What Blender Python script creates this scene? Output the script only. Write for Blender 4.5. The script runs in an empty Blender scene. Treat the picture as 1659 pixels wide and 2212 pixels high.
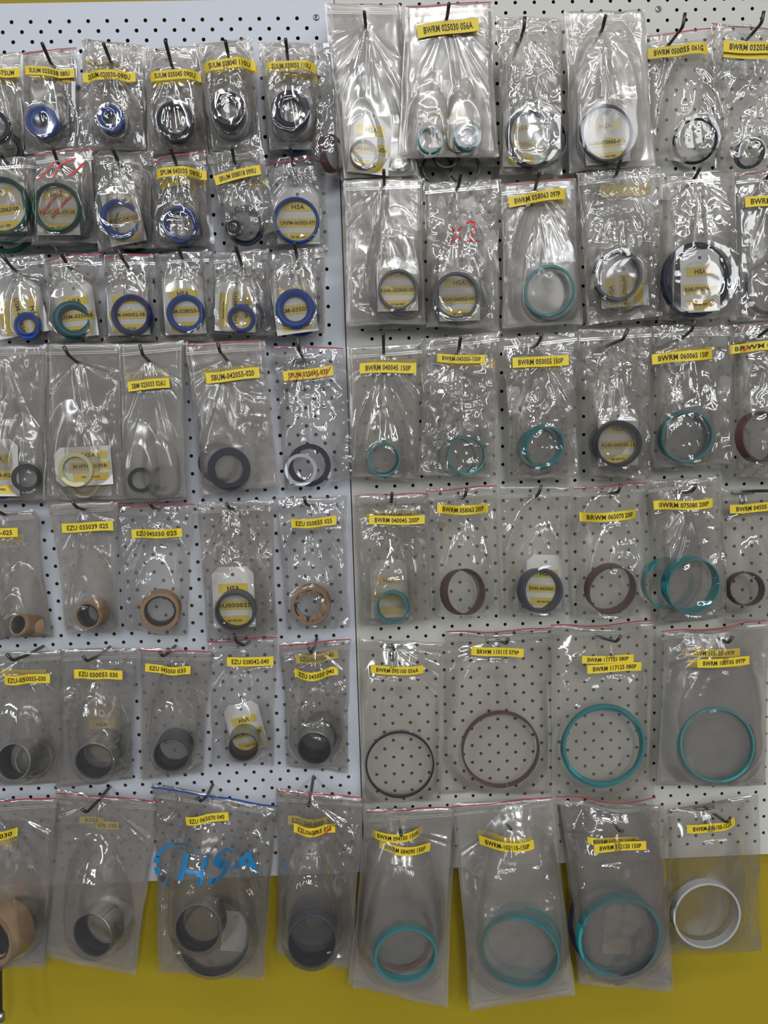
import bpy, bmesh, math, random
import numpy as np
from mathutils import Vector, Matrix

# ------------------------------------------------------------------ camera, world, lights, exposure
sc = bpy.context.scene
COL = sc.collection
H0 = 1.35                                    # height of the board origin above the floor
CX, CY, CZ, RA, RB, RC, FOC = 0.00935974, -0.35214462, -1.07333825, 0.10089714, -0.02359881, -0.0303333, 1660.0

def _rot(a, b, c):
    ca, sa, cb, sb, cc, s_ = math.cos(a), math.sin(a), math.cos(b), math.sin(b), math.cos(c), math.sin(c)
    X = np.array([[1, 0, 0], [0, ca, -sa], [0, sa, ca]]); Y = np.array([[cb, 0, sb], [0, 1, 0], [-sb, 0, cb]])
    Z = np.array([[cc, -s_, 0], [s_, cc, 0], [0, 0, 1]])
    return Z @ X @ Y
MC = _rot(RA, RB, RC)
TW = np.array([[1, 0, 0], [0, 0, 1], [0, -1, 0.0]])
CAM = np.array([CX, CZ, H0 - CY])
cd = bpy.data.cameras.new('camera'); cam = bpy.data.objects.new('camera', cd); COL.objects.link(cam)
cd.sensor_fit = 'VERTICAL'; cd.sensor_height = 24.0; cd.lens = 24.0 * FOC / 2212.0
cd.clip_start = 0.01
R_ = np.column_stack([TW @ MC[0], -(TW @ MC[1]), -(TW @ MC[2])])
m4 = Matrix.Identity(4)
for i in range(3):
    for j in range(3): m4[i][j] = R_[i, j]
    m4[i][3] = CAM[i]
cam.matrix_world = m4
sc.camera = cam

world = bpy.data.worlds.new('room_light'); sc.world = world; world.use_nodes = True
world.node_tree.nodes['Background'].inputs[0].default_value = (0.90, 0.93, 1.0, 1)
world.node_tree.nodes['Background'].inputs[1].default_value = 0.09

def area(name, loc, aim, sx, sy, power, color=(1, 0.98, 0.95)):
    l = bpy.data.lights.new(name, 'AREA'); l.shape = 'RECTANGLE'; l.size = sx; l.size_y = sy; l.energy = power; l.color = color
    o = bpy.data.objects.new(name, l); COL.objects.link(o); o.location = loc
    o.rotation_euler = (Vector(aim) - Vector(loc)).to_track_quat('-Z', 'Y').to_euler()
    return o
# fluorescent fittings of the shop, hung in front of and above the board
area('tube_light', (-0.45, -1.3, 3.05), (-0.45, -0.5, 1.2), 1.5, 0.14, 7, (0.93, 0.96, 1.0))
area('tube_light', (0.95, -1.3, 3.05), (0.8, -0.5, 1.2), 1.2, 0.14, 5, (0.98, 0.98, 1.0))
for lx, lp in ((-1.75, 70), (0.45, 96), (1.9, 70)):      # long rows of tubes running back through the shop
    l_ = area('tube_light_row', (lx, -5.0, 3.0), (lx, -5.0, 0.0), 0.26, 5.0, lp, (0.94, 0.97, 1.0))
    l_.rotation_euler = (0, 0, 0)
area('tube_light', (-2.4, -2.6, 2.0), (0.0, 0.0, 1.6), 0.25, 1.6, 7, (0.92, 0.96, 1.0))
area('added_sheen_panel', (2.0, -6.2, 2.4), (0.2, 0.0, 1.6), 2.6, 1.0, 22, (0.93, 0.96, 1.0))  # added low light panel, gives the right-hand bags a soft sheen

sc.view_settings.view_transform = 'Standard'; sc.view_settings.look = 'None'
sc.view_settings.gamma = 1; sc.view_settings.use_curve_mapping = False
sc.view_settings.exposure = 0.38
cy = sc.cycles
cy.max_bounces = 8; cy.diffuse_bounces = 2; cy.glossy_bounces = 2; cy.transmission_bounces = 2
cy.transparent_max_bounces = 40; cy.use_denoising = True; cy.caustics_reflective = False; cy.caustics_refractive = False
cy.use_adaptive_sampling = True; cy.adaptive_threshold = 0.04; cy.sample_clamp_indirect = 4

# ------------------------------------------------------------------ mapping photo -> place
def P(px, py, d):
    """world point on the plane d metres in front of the board that shows at photo pixel (px, py)"""
    v = np.array([(px - 829.5) / FOC, (py - 1106.0) / FOC, 1.0])
    w = MC.T @ v
    t = (-CZ - d) / w[2]
    return np.array([CX + w[0] * t, -d, H0 - (CY + w[1] * t)])
def scale_at(p):
    """metres per pixel at world point p"""
    q = np.array([p[0] - CX, (H0 - p[2]) - CY, p[1] - CZ])
    return float((MC @ q)[2]) / FOC
VP = np.array([0.0, 0.0])
_q = MC @ np.array([0, 0, 1.0]); VP = np.array([829.5 + FOC * _q[0] / _q[2], 1106 + FOC * _q[1] / _q[2]])

# ------------------------------------------------------------------ materials
def new_mat(name):
    m = bpy.data.materials.new(name); m.use_nodes = True
    nt = m.node_tree; nt.nodes.clear()
    out = nt.nodes.new('ShaderNodeOutputMaterial')
    return m, nt, out
def pbr(name, col, rough=0.5, metal=0.0, noise=0.0, nscale=60, spec=0.5, bump=0.0, bscale=400, col2=None):
    m, nt, out = new_mat(name)
    b = nt.nodes.new('ShaderNodeBsdfPrincipled')
    b.inputs['Base Color'].default_value = (*col, 1); b.inputs['Roughness'].default_value = rough
    b.inputs['Metallic'].default_value = metal; b.inputs['Specular IOR Level'].default_value = spec
    if noise or bump:
        tc = nt.nodes.new('ShaderNodeTexCoord')
    if noise:
        n = nt.nodes.new('ShaderNodeTexNoise'); n.inputs['Scale'].default_value = nscale; n.inputs['Detail'].default_value = 4
        nt.links.new(tc.outputs['Object'], n.inputs['Vector'])
        mx = nt.nodes.new('ShaderNodeMix'); mx.data_type = 'RGBA'
        c2 = col2 or tuple(c * (1 - noise) for c in col)
        mx.inputs['A'].default_value = (*c2, 1); mx.inputs['B'].default_value = (*col, 1)
        nt.links.new(n.outputs['Fac'], mx.inputs['Factor']); nt.links.new(mx.outputs['Result'], b.inputs['Base Color'])
    if bump:
        n2 = nt.nodes.new('ShaderNodeTexNoise'); n2.inputs['Scale'].default_value = bscale
        nt.links.new(tc.outputs['Object'], n2.inputs['Vector'])
        bp = nt.nodes.new('ShaderNodeBump'); bp.inputs['Strength'].default_value = bump; bp.inputs['Distance'].default_value = 0.001
        nt.links.new(n2.outputs['Fac'], bp.inputs['Height']); nt.links.new(bp.outputs['Normal'], b.inputs['Normal'])
    nt.links.new(b.outputs[0], out.inputs[0])
    return m
def film(name, haze, gloss=0.10, rough=0.16, tint=(0.962, 0.948, 0.93), hcol=(0.70, 0.67, 0.635)):
    m, nt, out = new_mat(name)
    tr = nt.nodes.new('ShaderNodeBsdfTransparent'); tr.inputs[0].default_value = (*tint, 1)
    df = nt.nodes.new('ShaderNodeBsdfDiffuse'); df.inputs[0].default_value = (*hcol, 1)
    mx = nt.nodes.new('ShaderNodeMixShader'); mx.inputs[0].default_value = haze
    nt.links.new(tr.outputs[0], mx.inputs[1]); nt.links.new(df.outputs[0], mx.inputs[2])
    gl = nt.nodes.new('ShaderNodeBsdfGlossy'); gl.inputs['Roughness'].default_value = rough
    gl.inputs['Color'].default_value = (1, 1, 1, 1)
    lw = nt.nodes.new('ShaderNodeLayerWeight'); lw.inputs['Blend'].default_value = 0.35
    ml = nt.nodes.new('ShaderNodeMath'); ml.operation = 'MULTIPLY_ADD'
    ml.inputs[1].default_value = 0.5; ml.inputs[2].default_value = gloss
    nt.links.new(lw.outputs['Fresnel'], ml.inputs[0])
    m2 = nt.nodes.new('ShaderNodeMixShader')
    nt.links.new(ml.outputs[0], m2.inputs[0]); nt.links.new(mx.outputs[0], m2.inputs[1]); nt.links.new(gl.outputs[0], m2.inputs[2])
    nt.links.new(m2.outputs[0], out.inputs[0])
    return m
M = {
    'board_l': pbr('bluish_white_laminate', (0.67, 0.695, 0.75), 0.45, noise=0.03, nscale=8),
    'board_r': pbr('cream_laminate', (0.66, 0.65, 0.58), 0.45, noise=0.04, nscale=8),
    'fibre': pbr('brown_fibreboard', (0.16, 0.075, 0.05), 0.9),
    'yellow_wall': pbr('mustard_paint', (0.40, 0.295, 0.008), 0.6, noise=0.08, nscale=300, bump=0.15, bscale=500),
    'wire': pbr('oiled_steel_wire', (0.10, 0.10, 0.085), 0.38, metal=0.8),
    'zinc': pbr('zinc_plated_wire', (0.42, 0.43, 0.43), 0.35, metal=0.9),
    'sticker': pbr('yellow_sticker_paper', (0.83, 0.62, 0.035), 0.5),
    'tagsticker': pbr('yellow_tag_sticker', (0.82, 0.62, 0.10), 0.55),
    'ink': pbr('black_print', (0.015, 0.013, 0.01), 0.5),
    'card': pbr('white_card', (0.80, 0.79, 0.74), 0.7),
    'tancard': pbr('tan_card', (0.55, 0.42, 0.26), 0.7),
    'redline': pbr('red_zip_stripe', (0.46, 0.02, 0.05), 0.4),
    'blueline': pbr('blue_zip_stripe', (0.015, 0.07, 0.36), 0.4),
    'marker': pbr('red_marker_ink', (0.72, 0.03, 0.03), 0.4),
    'logo': pbr('blue_printed_ink', (0.02, 0.20, 0.42), 0.4),
    'logodark': pbr('dark_printed_ink', (0.07, 0.07, 0.09), 0.4),
    'blue': pbr('blue_polyurethane', (0.012, 0.075, 0.42), 0.33, noise=0.15),
    'navy': pbr('navy_polyurethane', (0.015, 0.02, 0.16), 0.33),
    'ink_navy': pbr('dark_navy_rubber', (0.010, 0.014, 0.034), 0.36),
    'black': pbr('black_rubber', (0.008, 0.009, 0.011), 0.4),
    'green': pbr('dark_green_polyurethane', (0.008, 0.075, 0.045), 0.35),
    'petrol': pbr('petrol_green_polyurethane', (0.008, 0.11, 0.14), 0.35),
    'teal': pbr('teal_phenolic', (0.035, 0.33, 0.34), 0.55, noise=0.15, nscale=150),
    'brown': pbr('brown_phenolic', (0.14, 0.065, 0.05), 0.55, noise=0.2, nscale=150),
    'slate': pbr('slate_composite', (0.075, 0.085, 0.12), 0.5, noise=0.2, nscale=150),
    'white': pbr('white_plastic', (0.80, 0.81, 0.83), 0.4),
    'cream': pbr('pale_yellow_plastic', (0.72, 0.68, 0.36), 0.4),
    'red': pbr('red_rubber', (0.5, 0.02, 0.02), 0.4),
    'grey': pbr('grey_rubber', (0.09, 0.10, 0.11), 0.5),
    'steel': pbr('dull_steel', (0.42, 0.42, 0.37), 0.38, metal=0.85, noise=0.2, nscale=120),
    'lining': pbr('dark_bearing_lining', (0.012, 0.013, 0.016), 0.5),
    'paper': pbr('brown_wrapping_paper', (0.50, 0.31, 0.17), 0.75, noise=0.2, nscale=90),
    'seamfilm': film('zip_seal_film', 0.28, 0.14, 0.2),
}
FILMS = {}
def get_film(h, side):
    k = (round(h, 2), side)
    if k not in FILMS:
        g, r = {'front': (0.115, 0.08), 'crisp': (0.16, 0.08), 'smooth': (0.085, 0.17), 'back': (0.03, 0.3), 'behind': (0.055, 0.16)}[side]
        FILMS[k] = film('clear_bag_film_%d_%s' % (round(h * 100), side), h, g, r)
    return FILMS[k]

# ------------------------------------------------------------------ object helpers
def mesh_np(name, V, F, mat=None, smooth=True, parent=None, mats=None, fm=None):
    """V (n,3) array, F list/array of faces"""
    me = bpy.data.meshes.new(name)
    V = np.asarray(V, dtype=np.float32)
    if isinstance(F, np.ndarray):
        nf, k = F.shape
        me.vertices.add(len(V)); me.vertices.foreach_set('co', V.ravel())
        me.loops.add(nf * k); me.loops.foreach_set('vertex_index', F.ravel().astype(np.int32))
        me.polygons.add(nf); me.polygons.foreach_set('loop_start', (np.arange(nf) * k).astype(np.int32))
        me.update(calc_edges=True)
    else:
        me.from_pydata([tuple(map(float, v)) for v in V], [], [tuple(map(int, f)) for f in F]); me.update()
    for mm in (mats or ([mat] if mat else [])): me.materials.append(mm)
    if fm is not None: me.polygons.foreach_set('material_index', np.asarray(fm, dtype=np.int32))
    me.polygons.foreach_set('use_smooth', np.full(len(me.polygons), smooth))
    me.update()
    o = bpy.data.objects.new(name, me); COL.objects.link(o)
    if parent is not None: o.parent = parent
    return o
def tag(o, label=None, cat=None, group=None, kind=None):
    if label: o['label'] = label
    if cat: o['category'] = cat
    if group: o['group'] = group
    if kind: o['kind'] = kind
    return o
def tube(path, r, n=8, cap=True):
    path = [Vector(p) for p in path]; V = []; F = []
    up = Vector((0.31, 0.2, 0.93)).normalized()
    for i, p in enumerate(path):
        a = path[max(i - 1, 0)]; b = path[min(i + 1, len(path) - 1)]
        t = (b - a).normalized(); s = t.cross(up)
        if s.length < 1e-3: s = t.cross(Vector((1, 0, 0)))
        s.normalize(); w = s.cross(t).normalized()
        for k in range(n):
            an = 2 * math.pi * k / n
            V.append(tuple(p + s * (r * math.cos(an)) + w * (r * math.sin(an))))
    for i in range(len(path) - 1):
        for k in range(n):
            a = i * n + k; b = i * n + (k + 1) % n
            F.append((a, b, b + n, a + n))
    if cap: F.append(tuple(range(n))[::-1]); F.append(tuple(range((len(path) - 1) * n, len(path) * n)))
    return V, F
def join(parts):
    V = []; F = []
    for v, f in parts:
        k = len(V); V += list(v); F += [tuple(i + k for i in q) for q in f]
    return V, F
def bend(pts, rad=0.004, n=5):
    """round the corners of a polyline"""
    pts = [Vector(p) for p in pts]; out = [pts[0]]
    for i in range(1, len(pts) - 1):
        a, b, c = pts[i - 1], pts[i], pts[i + 1]
        d1 = (a - b); d2 = (c - b); r = min(rad, d1.length * 0.45, d2.length * 0.45)
        p1 = b + d1.normalized() * r; p2 = b + d2.normalized() * r
        for k in range(n + 1):
            t = k / n; out.append(p1 * (1 - t) ** 2 + b * 2 * t * (1 - t) + p2 * t * t)
    out.append(pts[-1]); return out
TXT = {}
def text_mesh(s, offset=0.020):
    """vertices and faces of a word one unit high, centred"""
    if s in TXT: return TXT[s]
    c = bpy.data.curves.new('t', 'FONT'); c.body = s; c.size = 1.0; c.offset = offset; c.resolution_u = 2
    c.align_x = 'CENTER'; c.align_y = 'CENTER'; c.space_character = 1.05
    o = bpy.data.objects.new('t', c); me = o.to_mesh()
    n = len(me.vertices); V = np.zeros(n * 3); me.vertices.foreach_get('co', V); V = V.reshape(-1, 3)
    F = [tuple(p.vertices) for p in me.polygons]
    o.to_mesh_clear(); bpy.data.objects.remove(o); bpy.data.curves.remove(c)
    TXT[s] = (V[:, :2].copy(), F); return TXT[s]

# smooth value noise
_rng = np.random.default_rng(11)
LAT = _rng.uniform(-1, 1, (128, 128))
def vnoise(x, y, seed=0):
    x = x + seed * 17.31; y = y + seed * 9.77
    xi = np.floor(x).astype(int); yi = np.floor(y).astype(int); fx = x - xi; fy = y - yi
    fx = fx * fx * fx * (fx * (fx * 6 - 15) + 10); fy = fy * fy * fy * (fy * (fy * 6 - 15) + 10)
    a = LAT[xi % 128, yi % 128]; b = LAT[(xi + 1) % 128, yi % 128]; c = LAT[xi % 128, (yi + 1) % 128]; d = LAT[(xi + 1) % 128, (yi + 1) % 128]
    return (a * (1 - fx) + b * fx) * (1 - fy) + (c * (1 - fx) + d * fx) * fy
def sstep(a, b, x):
    t = np.clip((x - a) / (b - a), 0, 1); return t * t * (3 - 2 * t)

# ------------------------------------------------------------------ pegboards and wall
def pegboard(name, x0, x1, Y0, Y1, to_xy, from_xy, rad, mat, label):
    """laminated fibreboard with a staggered grid of round holes; Y is measured down from the board origin"""
    cs = np.array([from_xy(x, y) for x, y in ((x0, Y0), (x1, Y0), (x1, Y1), (x0, Y1))])
    i0 = int(math.ceil(cs[:, 0].min() + 0.6)) + 1; i1 = int(math.floor(cs[:, 0].max() - 0.6)) - 1
    j0 = int(math.ceil(cs[:, 1].min() + 0.6)) + 1; j1 = int(math.floor(cs[:, 1].max() - 0.6)) - 1
    def inside(i, j):
        for a in (-.5, .5):
            for b in (-.5, .5):
                x, y = to_xy(i + a, j + b)
                if not (x0 < x < x1 and Y0 < y < Y1): return False
        return True
    while not all(inside(i0, j) for j in (j0, j1)): i0 += 1
    while not all(inside(i1, j) for j in (j0, j1)): i1 -= 1
    while not all(inside(i, j0) for i in (i0, i1)): j0 += 1
    while not all(inside(i, j1) for i in (i0, i1)): j1 -= 1
    V = []; F = []; fm = []
    hN = 16; T = 0.004
    uvs = []
    def add(u, v, y):
        uvs.append((u, v, y)); return len(uvs) - 1
    sq = []
    for k in range(hN):
        a = 2 * math.pi * (k + 0.0) / hN; c, s = math.cos(a), math.sin(a); m = max(abs(c), abs(s)); sq.append((0.5 * c / m, 0.5 * s / m))
    for i in range(i0, i1 + 1):
        for j in range(j0, j1 + 1):
            if (i + j) % 2:
                q = [add(i - .5, j - .5, 0), add(i + .5, j - .5, 0), add(i + .5, j + .5, 0), add(i - .5, j + .5, 0)]
                F.append(tuple(q)); fm.append(0)
            else:
                o = [add(i + a, j + b, 0) for a, b in sq]
                n_ = [add(i + rad * math.cos(2 * math.pi * k / hN), j + rad * math.sin(2 * math.pi * k / hN), 0) for k in range(hN)]
                w_ = [add(i + rad * math.cos(2 * math.pi * k / hN), j + rad * math.sin(2 * math.pi * k / hN), T) for k in range(hN)]
                for k in range(hN):
                    l = (k + 1) % hN
                    F.append((o[k], o[l], n_[l], n_[k])); fm.append(0)
                    F.append((n_[k], n_[l], w_[l], w_[k])); fm.append(1)
    for (u, v, y) in uvs:
        x, Y = to_xy(u, v); V.append((x, y, H0 - Y))
    inn = [to_xy(i0 - .5, j0 - .5), to_xy(i1 + .5, j0 - .5), to_xy(i1 + .5, j1 + .5), to_xy(i0 - .5, j1 + .5)]
    outr = [(x0, Y0), (x1, Y0), (x1, Y1), (x0, Y1)]
    b = len(V)
    V += [(x, 0, H0 - y) for x, y in inn] + [(x, 0, H0 - y) for x, y in outr] + [(x, T, H0 - y) for x, y in outr]
    for k in range(4):
        l = (k + 1) % 4
        F.append((b + k, b + l, b + 4 + l, b + 4 + k)); fm.append(0)
        F.append((b + 4 + k, b + 4 + l, b + 8 + l, b + 8 + k)); fm.append(1)
    o = mesh_np(name, V, F, smooth=False, mats=[mat, M['fibre']], fm=fm)
    tag(o, label, 'pegboard'); return o
h = 0.0127
B = np.array([[1.02580781, -0.00387541], [-0.00668829, 1.0249625]]); B0 = np.array([0.060828, 1.90839636])
Bi = np.linalg.inv(B)
def l_from(x, y): return tuple(np.array([x / h + 20, y / h + 30]) @ B + B0)
def l_to(u, v):
    q = (np.array([u, v]) - B0) @ Bi; return ((q[0] - 20) * h, (q[1] - 30) * h)
bl = pegboard('pegboard', -0.66, -0.0112, -0.9240, 0.2878, l_to, l_from, 0.205, M['board_l'], 'bluish white pegboard with rows of small holes, left of the seam')
br = pegboard('pegboard', -0.0098, 0.72, -1.02, 0.2876, lambda u, v: (u * h, v * h), lambda x, y: (x / h, y / h), 0.185, M['board_r'], 'cream pegboard with rows of small holes, right of the seam')
w = mesh_np('wall_back', [(-2, .016, 0), (2, .016, 0), (2, .016, 3.1), (-2, .016, 3.1)], [(0, 1, 2, 3)], M['yellow_wall'], False)
tag(w, 'mustard yellow painted wall behind the pegboards', 'wall', kind='structure')
def screw(px, py, parent):
    c = P(px, py, 0.0); n = 20; V = []; F = []
    prof = [(0.0042, 0.0), (0.0040, 0.0008), (0.003, 0.0014), (0.0, 0.0016)]
    for r, d in prof:
        for k in range(n): V.append((c[0] + r * math.cos(6.28318 * k / n), -d, c[2] + r * math.sin(6.28318 * k / n)))
    for i in range(3):
        for k in range(n): F.append((i * n + k, i * n + (k + 1) % n, (i + 1) * n + (k + 1) % n, (i + 1) * n + k))
    s = mesh_np('screw', V, F, M['zinc'], True, parent)
    V = []; F = []
    for a in (0.6, 0.6 + math.pi / 2):
        u = np.array([math.cos(a), 0, math.sin(a)]) * 0.0026; t = np.array([-math.sin(a), 0, math.cos(a)]) * 0.0005
        b = len(V); o_ = np.array([c[0], -0.0018, c[2]])
        V += [o_ + u + t, o_ - u + t, o_ - u - t, o_ + u - t]; F.append((b, b + 1, b + 2, b + 3))
    mesh_np('cross_slot', V, F, M['black'], False, s)
screw(683, 38, bl); screw(1422, 20, br)

# ------------------------------------------------------------------ builders
class Bag:
    """a flat zip bag: quad in photo pixels at depth d0 (top) .. d1 (bottom), swelling over what it holds"""
    def __init__(self, quad, d0, d1):
        q = [(quad[i], quad[i + 1]) for i in range(0, 8, 2)]
        self.c = [P(*q[0], d0), P(*q[1], d0), P(*q[2], d1), P(*q[3], d1)]
        self.zt = (self.c[0][2] + self.c[1][2]) / 2; self.zb = (self.c[2][2] + self.c[3][2]) / 2
        self.d0, self.d1 = d0, d1; self.cont = []; self.flat = []; self.t0 = 0.0025
    def D(self, Z):
        t = np.clip((self.zt - Z) / max(self.zt - self.zb, 1e-4), -0.1, 1.1); return self.d0 + (self.d1 - self.d0) * t
    def front(self, X, Z):
        d = self.D(Z); b = d + self.t0
        for (x, z, r, zf, ri) in self.cont:
            dz = Z - z; up = 0.38 + 0.62 * sstep(r * 1.0, 0.0, dz)
            g = 1 - sstep(r * 1.02, r * 1.3 + 0.014, np.hypot(X - x, dz * up))
            b = np.maximum(b, d + (zf + 0.0012 + min(0.13, 0.006 / (2 * r) if r > 0.036 else 0.13) * np.clip(dz + r, 0, 2 * r) - d) * g)   # the film leans in towards the bottom
        return b
    def pd(self, py_frac): return self.d0 + (self.d1 - self.d0) * py_frac

def bag_mesh(bg, seed, crinkle, hookxz, res, front=True):
    c = bg.c
    W = np.linalg.norm(c[1] - c[0]); Hh = np.linalg.norm(c[3] - c[0])
    V = []; F = []
    off = 0
    for side in (0, 1):
        rs = res if side == 0 else max(res, 0.0032)
        nu = max(8, int(W / rs)); nv = max(12, int(Hh / rs))
        u, v = np.meshgrid(np.linspace(0, 1, nu + 1), np.linspace(0, 1, nv + 1))
        X = sum(w_ * p[0] for w_, p in zip(((1 - u) * (1 - v), u * (1 - v), u * v, (1 - u) * v), c))
        Z = sum(w_ * p[2] for w_, p in zip(((1 - u) * (1 - v), u * (1 - v), u * v, (1 - u) * v), c))
        # uneven cut edges and pulled-in sides
        X = X + 0.0012 * vnoise(v * 9, u * 0 + 3, seed) * np.abs(2 * u - 1) - 0.0022 * np.sin(np.pi * v) * (2 * u - 1)
        Z = Z + 0.0013 * vnoise(u * 6, v * 0 + 7, seed + 3) * np.abs(2 * v - 1)
        d = bg.D(Z)
        eu = np.minimum(u, 1 - u) * W; ev = (1 - v) * Hh
        e = sstep(0, 0.007, eu) * sstep(0, 0.006, ev) * sstep(0.0, 0.004, v * Hh + 0.001)
        base = 0.003 * vnoise(X * 18, Z * 12, seed + 5) * np.clip(v * 3, 0, 1)
        if side == 0:
            t = (bg.front(X, Z) - d) * e
            hx, hz = hookxz
            rr = np.hypot(X - hx, Z - hz) + 0.004; th = np.arctan2(X - hx, hz - Z)
            below = sstep(-0.004, 0.02, hz - Z)
            drape = (0.0030 * vnoise(th * 5.5, rr * 6, seed + 1) + 0.0013 * (1 - 2 * np.abs(vnoise(th * 11, rr * 14, seed + 2)))) * below * np.clip(rr / 0.05, 0.15, 1.2) * sstep(-0.15, 0.45, vnoise(th * 1.9, rr * 3, seed + 4)) * 1.3
            wx = X + 0.006 * vnoise(X * 60, Z * 60, seed + 8); wz = Z + 0.006 * vnoise(X * 60, Z * 60, seed + 9)
            cr = 0.0
            for k, (wl, am) in enumerate(((0.034, 0.0042), (0.017, 0.0024), (0.0085, 0.0010))):
                n_ = vnoise(wx / wl * 1.15, wz / wl * 0.8, seed + 11 + k)
                cr = cr + am * (1 - 2.2 * np.sqrt(n_ * n_ + 0.0016))
            mask = sstep(-0.25, 0.35, vnoise(X * 22, Z * 16, seed + 20) + (crinkle - 0.75) * 0.9)
            inten = crinkle * (0.12 + 0.88 * mask)
            tot = drape * (0.35 + 0.65 * min(crinkle, 1)) + cr * inten * 0.85
            pr = np.random.default_rng(seed * 5 + 1)
            for _ in range(int(pr.integers(2, 5))):      # long pleats running down from the hook
                x0_ = hx + pr.uniform(-.006, .006); sl = pr.uniform(-.22, .22); w_ = pr.uniform(.0022, .005); am_ = pr.uniform(.0012, .0032); ln = pr.uniform(.06, .14)
                yy = hz - Z; xx = X - (x0_ + sl * yy) - 0.002 * vnoise(Z * 25, Z * 0, seed + int(sl * 99))
                tot = tot + am_ * np.exp(-(xx / (w_ * (0.6 + yy.clip(0) * 9))) ** 2) * sstep(0, .02, yy) * (1 - sstep(ln * .7, ln, yy))
            tot = tot + 0.0006 * vnoise(X * 35, Z * 28, seed + 31)
            for (x, z, r, zf, ri) in bg.cont:
                q = np.hypot(X - x, Z - z) / r; i_ = ri / r
                tot = tot * (1 - 0.93 * sstep(i_ - 0.22, i_, q) * (1 - sstep(1.0, 1.18, q)) - 0.45 * (1 - sstep(i_ - 0.22, i_, q)))
            for (x, z, hw, hh, ang) in bg.flat:
                ca, sa = math.cos(ang), math.sin(ang)
                sx = np.abs((X - x) * ca + (Z - z) * sa); sz = np.abs(-(X - x) * sa + (Z - z) * ca)
                m = sstep(hw + 0.004, hw, sx) * sstep(hh + 0.004, hh, sz); tot = tot * (1 - m); base = base * (1 - m)
            t = t + tot * e
            Yc = -(d + t + base)
        else:
            Yc = -(d - 0.0012 * e + base + 0.0008 * vnoise(X * 60, Z * 50, seed + 40) * e)
        V.append(np.column_stack([X.ravel(), Yc.ravel(), Z.ravel()]))
        idx = np.arange((nu + 1) * (nv + 1)).reshape(nv + 1, nu + 1) + off
        q = np.stack([idx[:-1, :-1], idx[1:, :-1], idx[1:, 1:], idx[:-1, 1:]], -1).reshape(-1, 4)
        if side: q = q[:, ::-1]
        F.append(q); off += (nu + 1) * (nv + 1)
    return np.vstack(V), np.vstack(F), np.concatenate([np.zeros(len(F[0]), int), np.ones(len(F[1]), int)])

def surf_map(bg, px, py, ang, lift, wave=0.0, ph=0.0, hpx=20):
    """returns f(s, t): local metres on a strip lying on the bag front -> world; plus metres per pixel"""
    Zg = P(px, py, bg.d0)[2]
    d = float(bg.D(np.array(Zg))) + bg.t0
    c = P(px, py, d); d = float(bg.front(np.array(c[0]), np.array(c[2]))); c = P(px, py, d)
    a = math.radians(ang); ca, sa = math.cos(a), math.sin(a)
    m_ = scale_at(c); hw = hpx * m_ / 2
    def f(s, t):
        s = np.asarray(s, float); t = np.asarray(t, float)
        X = c[0] + s * ca - t * sa; Z = c[2] + s * sa + t * ca + wave * np.sin(s * 75 + ph)
        F3 = np.max([bg.front(c[0] + s * ca - q * sa, c[2] + s * sa + q * ca) for q in (-hw, 0, hw)], 0)
        Y = -(F3 + lift + 0.5 * abs(wave) * np.cos(s * 95 + ph))
        return np.column_stack([X, Y, Z])
    return f, scale_at(c), c, d
def strip(f, L, Hh, name, mat, parent, n=14):
    s = np.linspace(-L / 2, L / 2, n + 1); V = []; F = []
    S = np.concatenate([s, s, s, s]); T = np.concatenate([np.full(n + 1, Hh / 2), np.full(n + 1, -Hh / 2)] * 2)
    Vv = f(S, T); Vv[2 * (n + 1):, 1] += 0.00025
    m = n + 1
    for i in range(n):
        F += [(i, i + m, i + m + 1, i + 1), (i + 2 * m, i + 2 * m + 1, i + 3 * m + 1, i + 3 * m), (i, i + 1, i + 1 + 2 * m, i + 2 * m), (i + m, i + 3 * m, i + 3 * m + 1, i + m + 1)]
    F += [(0, 2 * m, 3 * m, m), (n, m + n, 3 * m + n, 2 * m + n)]
    return mesh_np(name, Vv, F, mat, False, parent)
def fine_text(txt, step):
    V, F = text_mesh(txt); b = bmesh.new(); vs = [b.verts.new((x, y, 0)) for x, y in V]
    for f_ in F:
        try: b.faces.new([vs[i] for i in f_])
        except ValueError: pass
    for _ in range(6):
        bmesh.ops.triangulate(b, faces=b.faces[:]); lg = [e for e in b.edges if e.calc_length() > step]
        if not lg: break
        bmesh.ops.subdivide_edges(b, edges=lg, cuts=1)
    bmesh.ops.triangulate(b, faces=b.faces[:]); b.verts.index_update()
    return np.array([(v.co.x, v.co.y) for v in b.verts]), [tuple(v.index for v in f_.verts) for f_ in b.faces]
def letters(f, txt, cap, maxw, parent, lift=0.0003, dx=0.0, dy=0.0, mat='ink', name='lettering'):
    V, F = text_mesh(txt)
    if len(V) == 0: return None
    lift = max(lift, 0.0004)
    size = cap / 0.70
    wid = (V[:, 0].max() - V[:, 0].min()) * size
    sx = size * (min(1.3, maxw / wid) if wid > 0 else 1)
    cyv = (V[:, 1].max() + V[:, 1].min()) / 2
    W = f(V[:, 0] * sx + dx, (V[:, 1] - cyv) * size + dy); W[:, 1] -= lift
    return mesh_np(name, W, F, M[mat], False, parent)
def sticker(bg, parent, txt, px, py, w, hh, ang=0.0, wave=0.0006, align=0.0, lift=0.0010):
    f, mpp, c, d = surf_map(bg, px, py, ang, lift, wave, px * 0.1, hh)
    s = strip(f, w * mpp, hh * mpp, 'label_sticker', M['sticker'], parent, 30)
    letters(f, txt, hh * 0.50 * mpp, w * 0.80 * mpp, s, dx=align * w * mpp)
    return s
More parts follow.
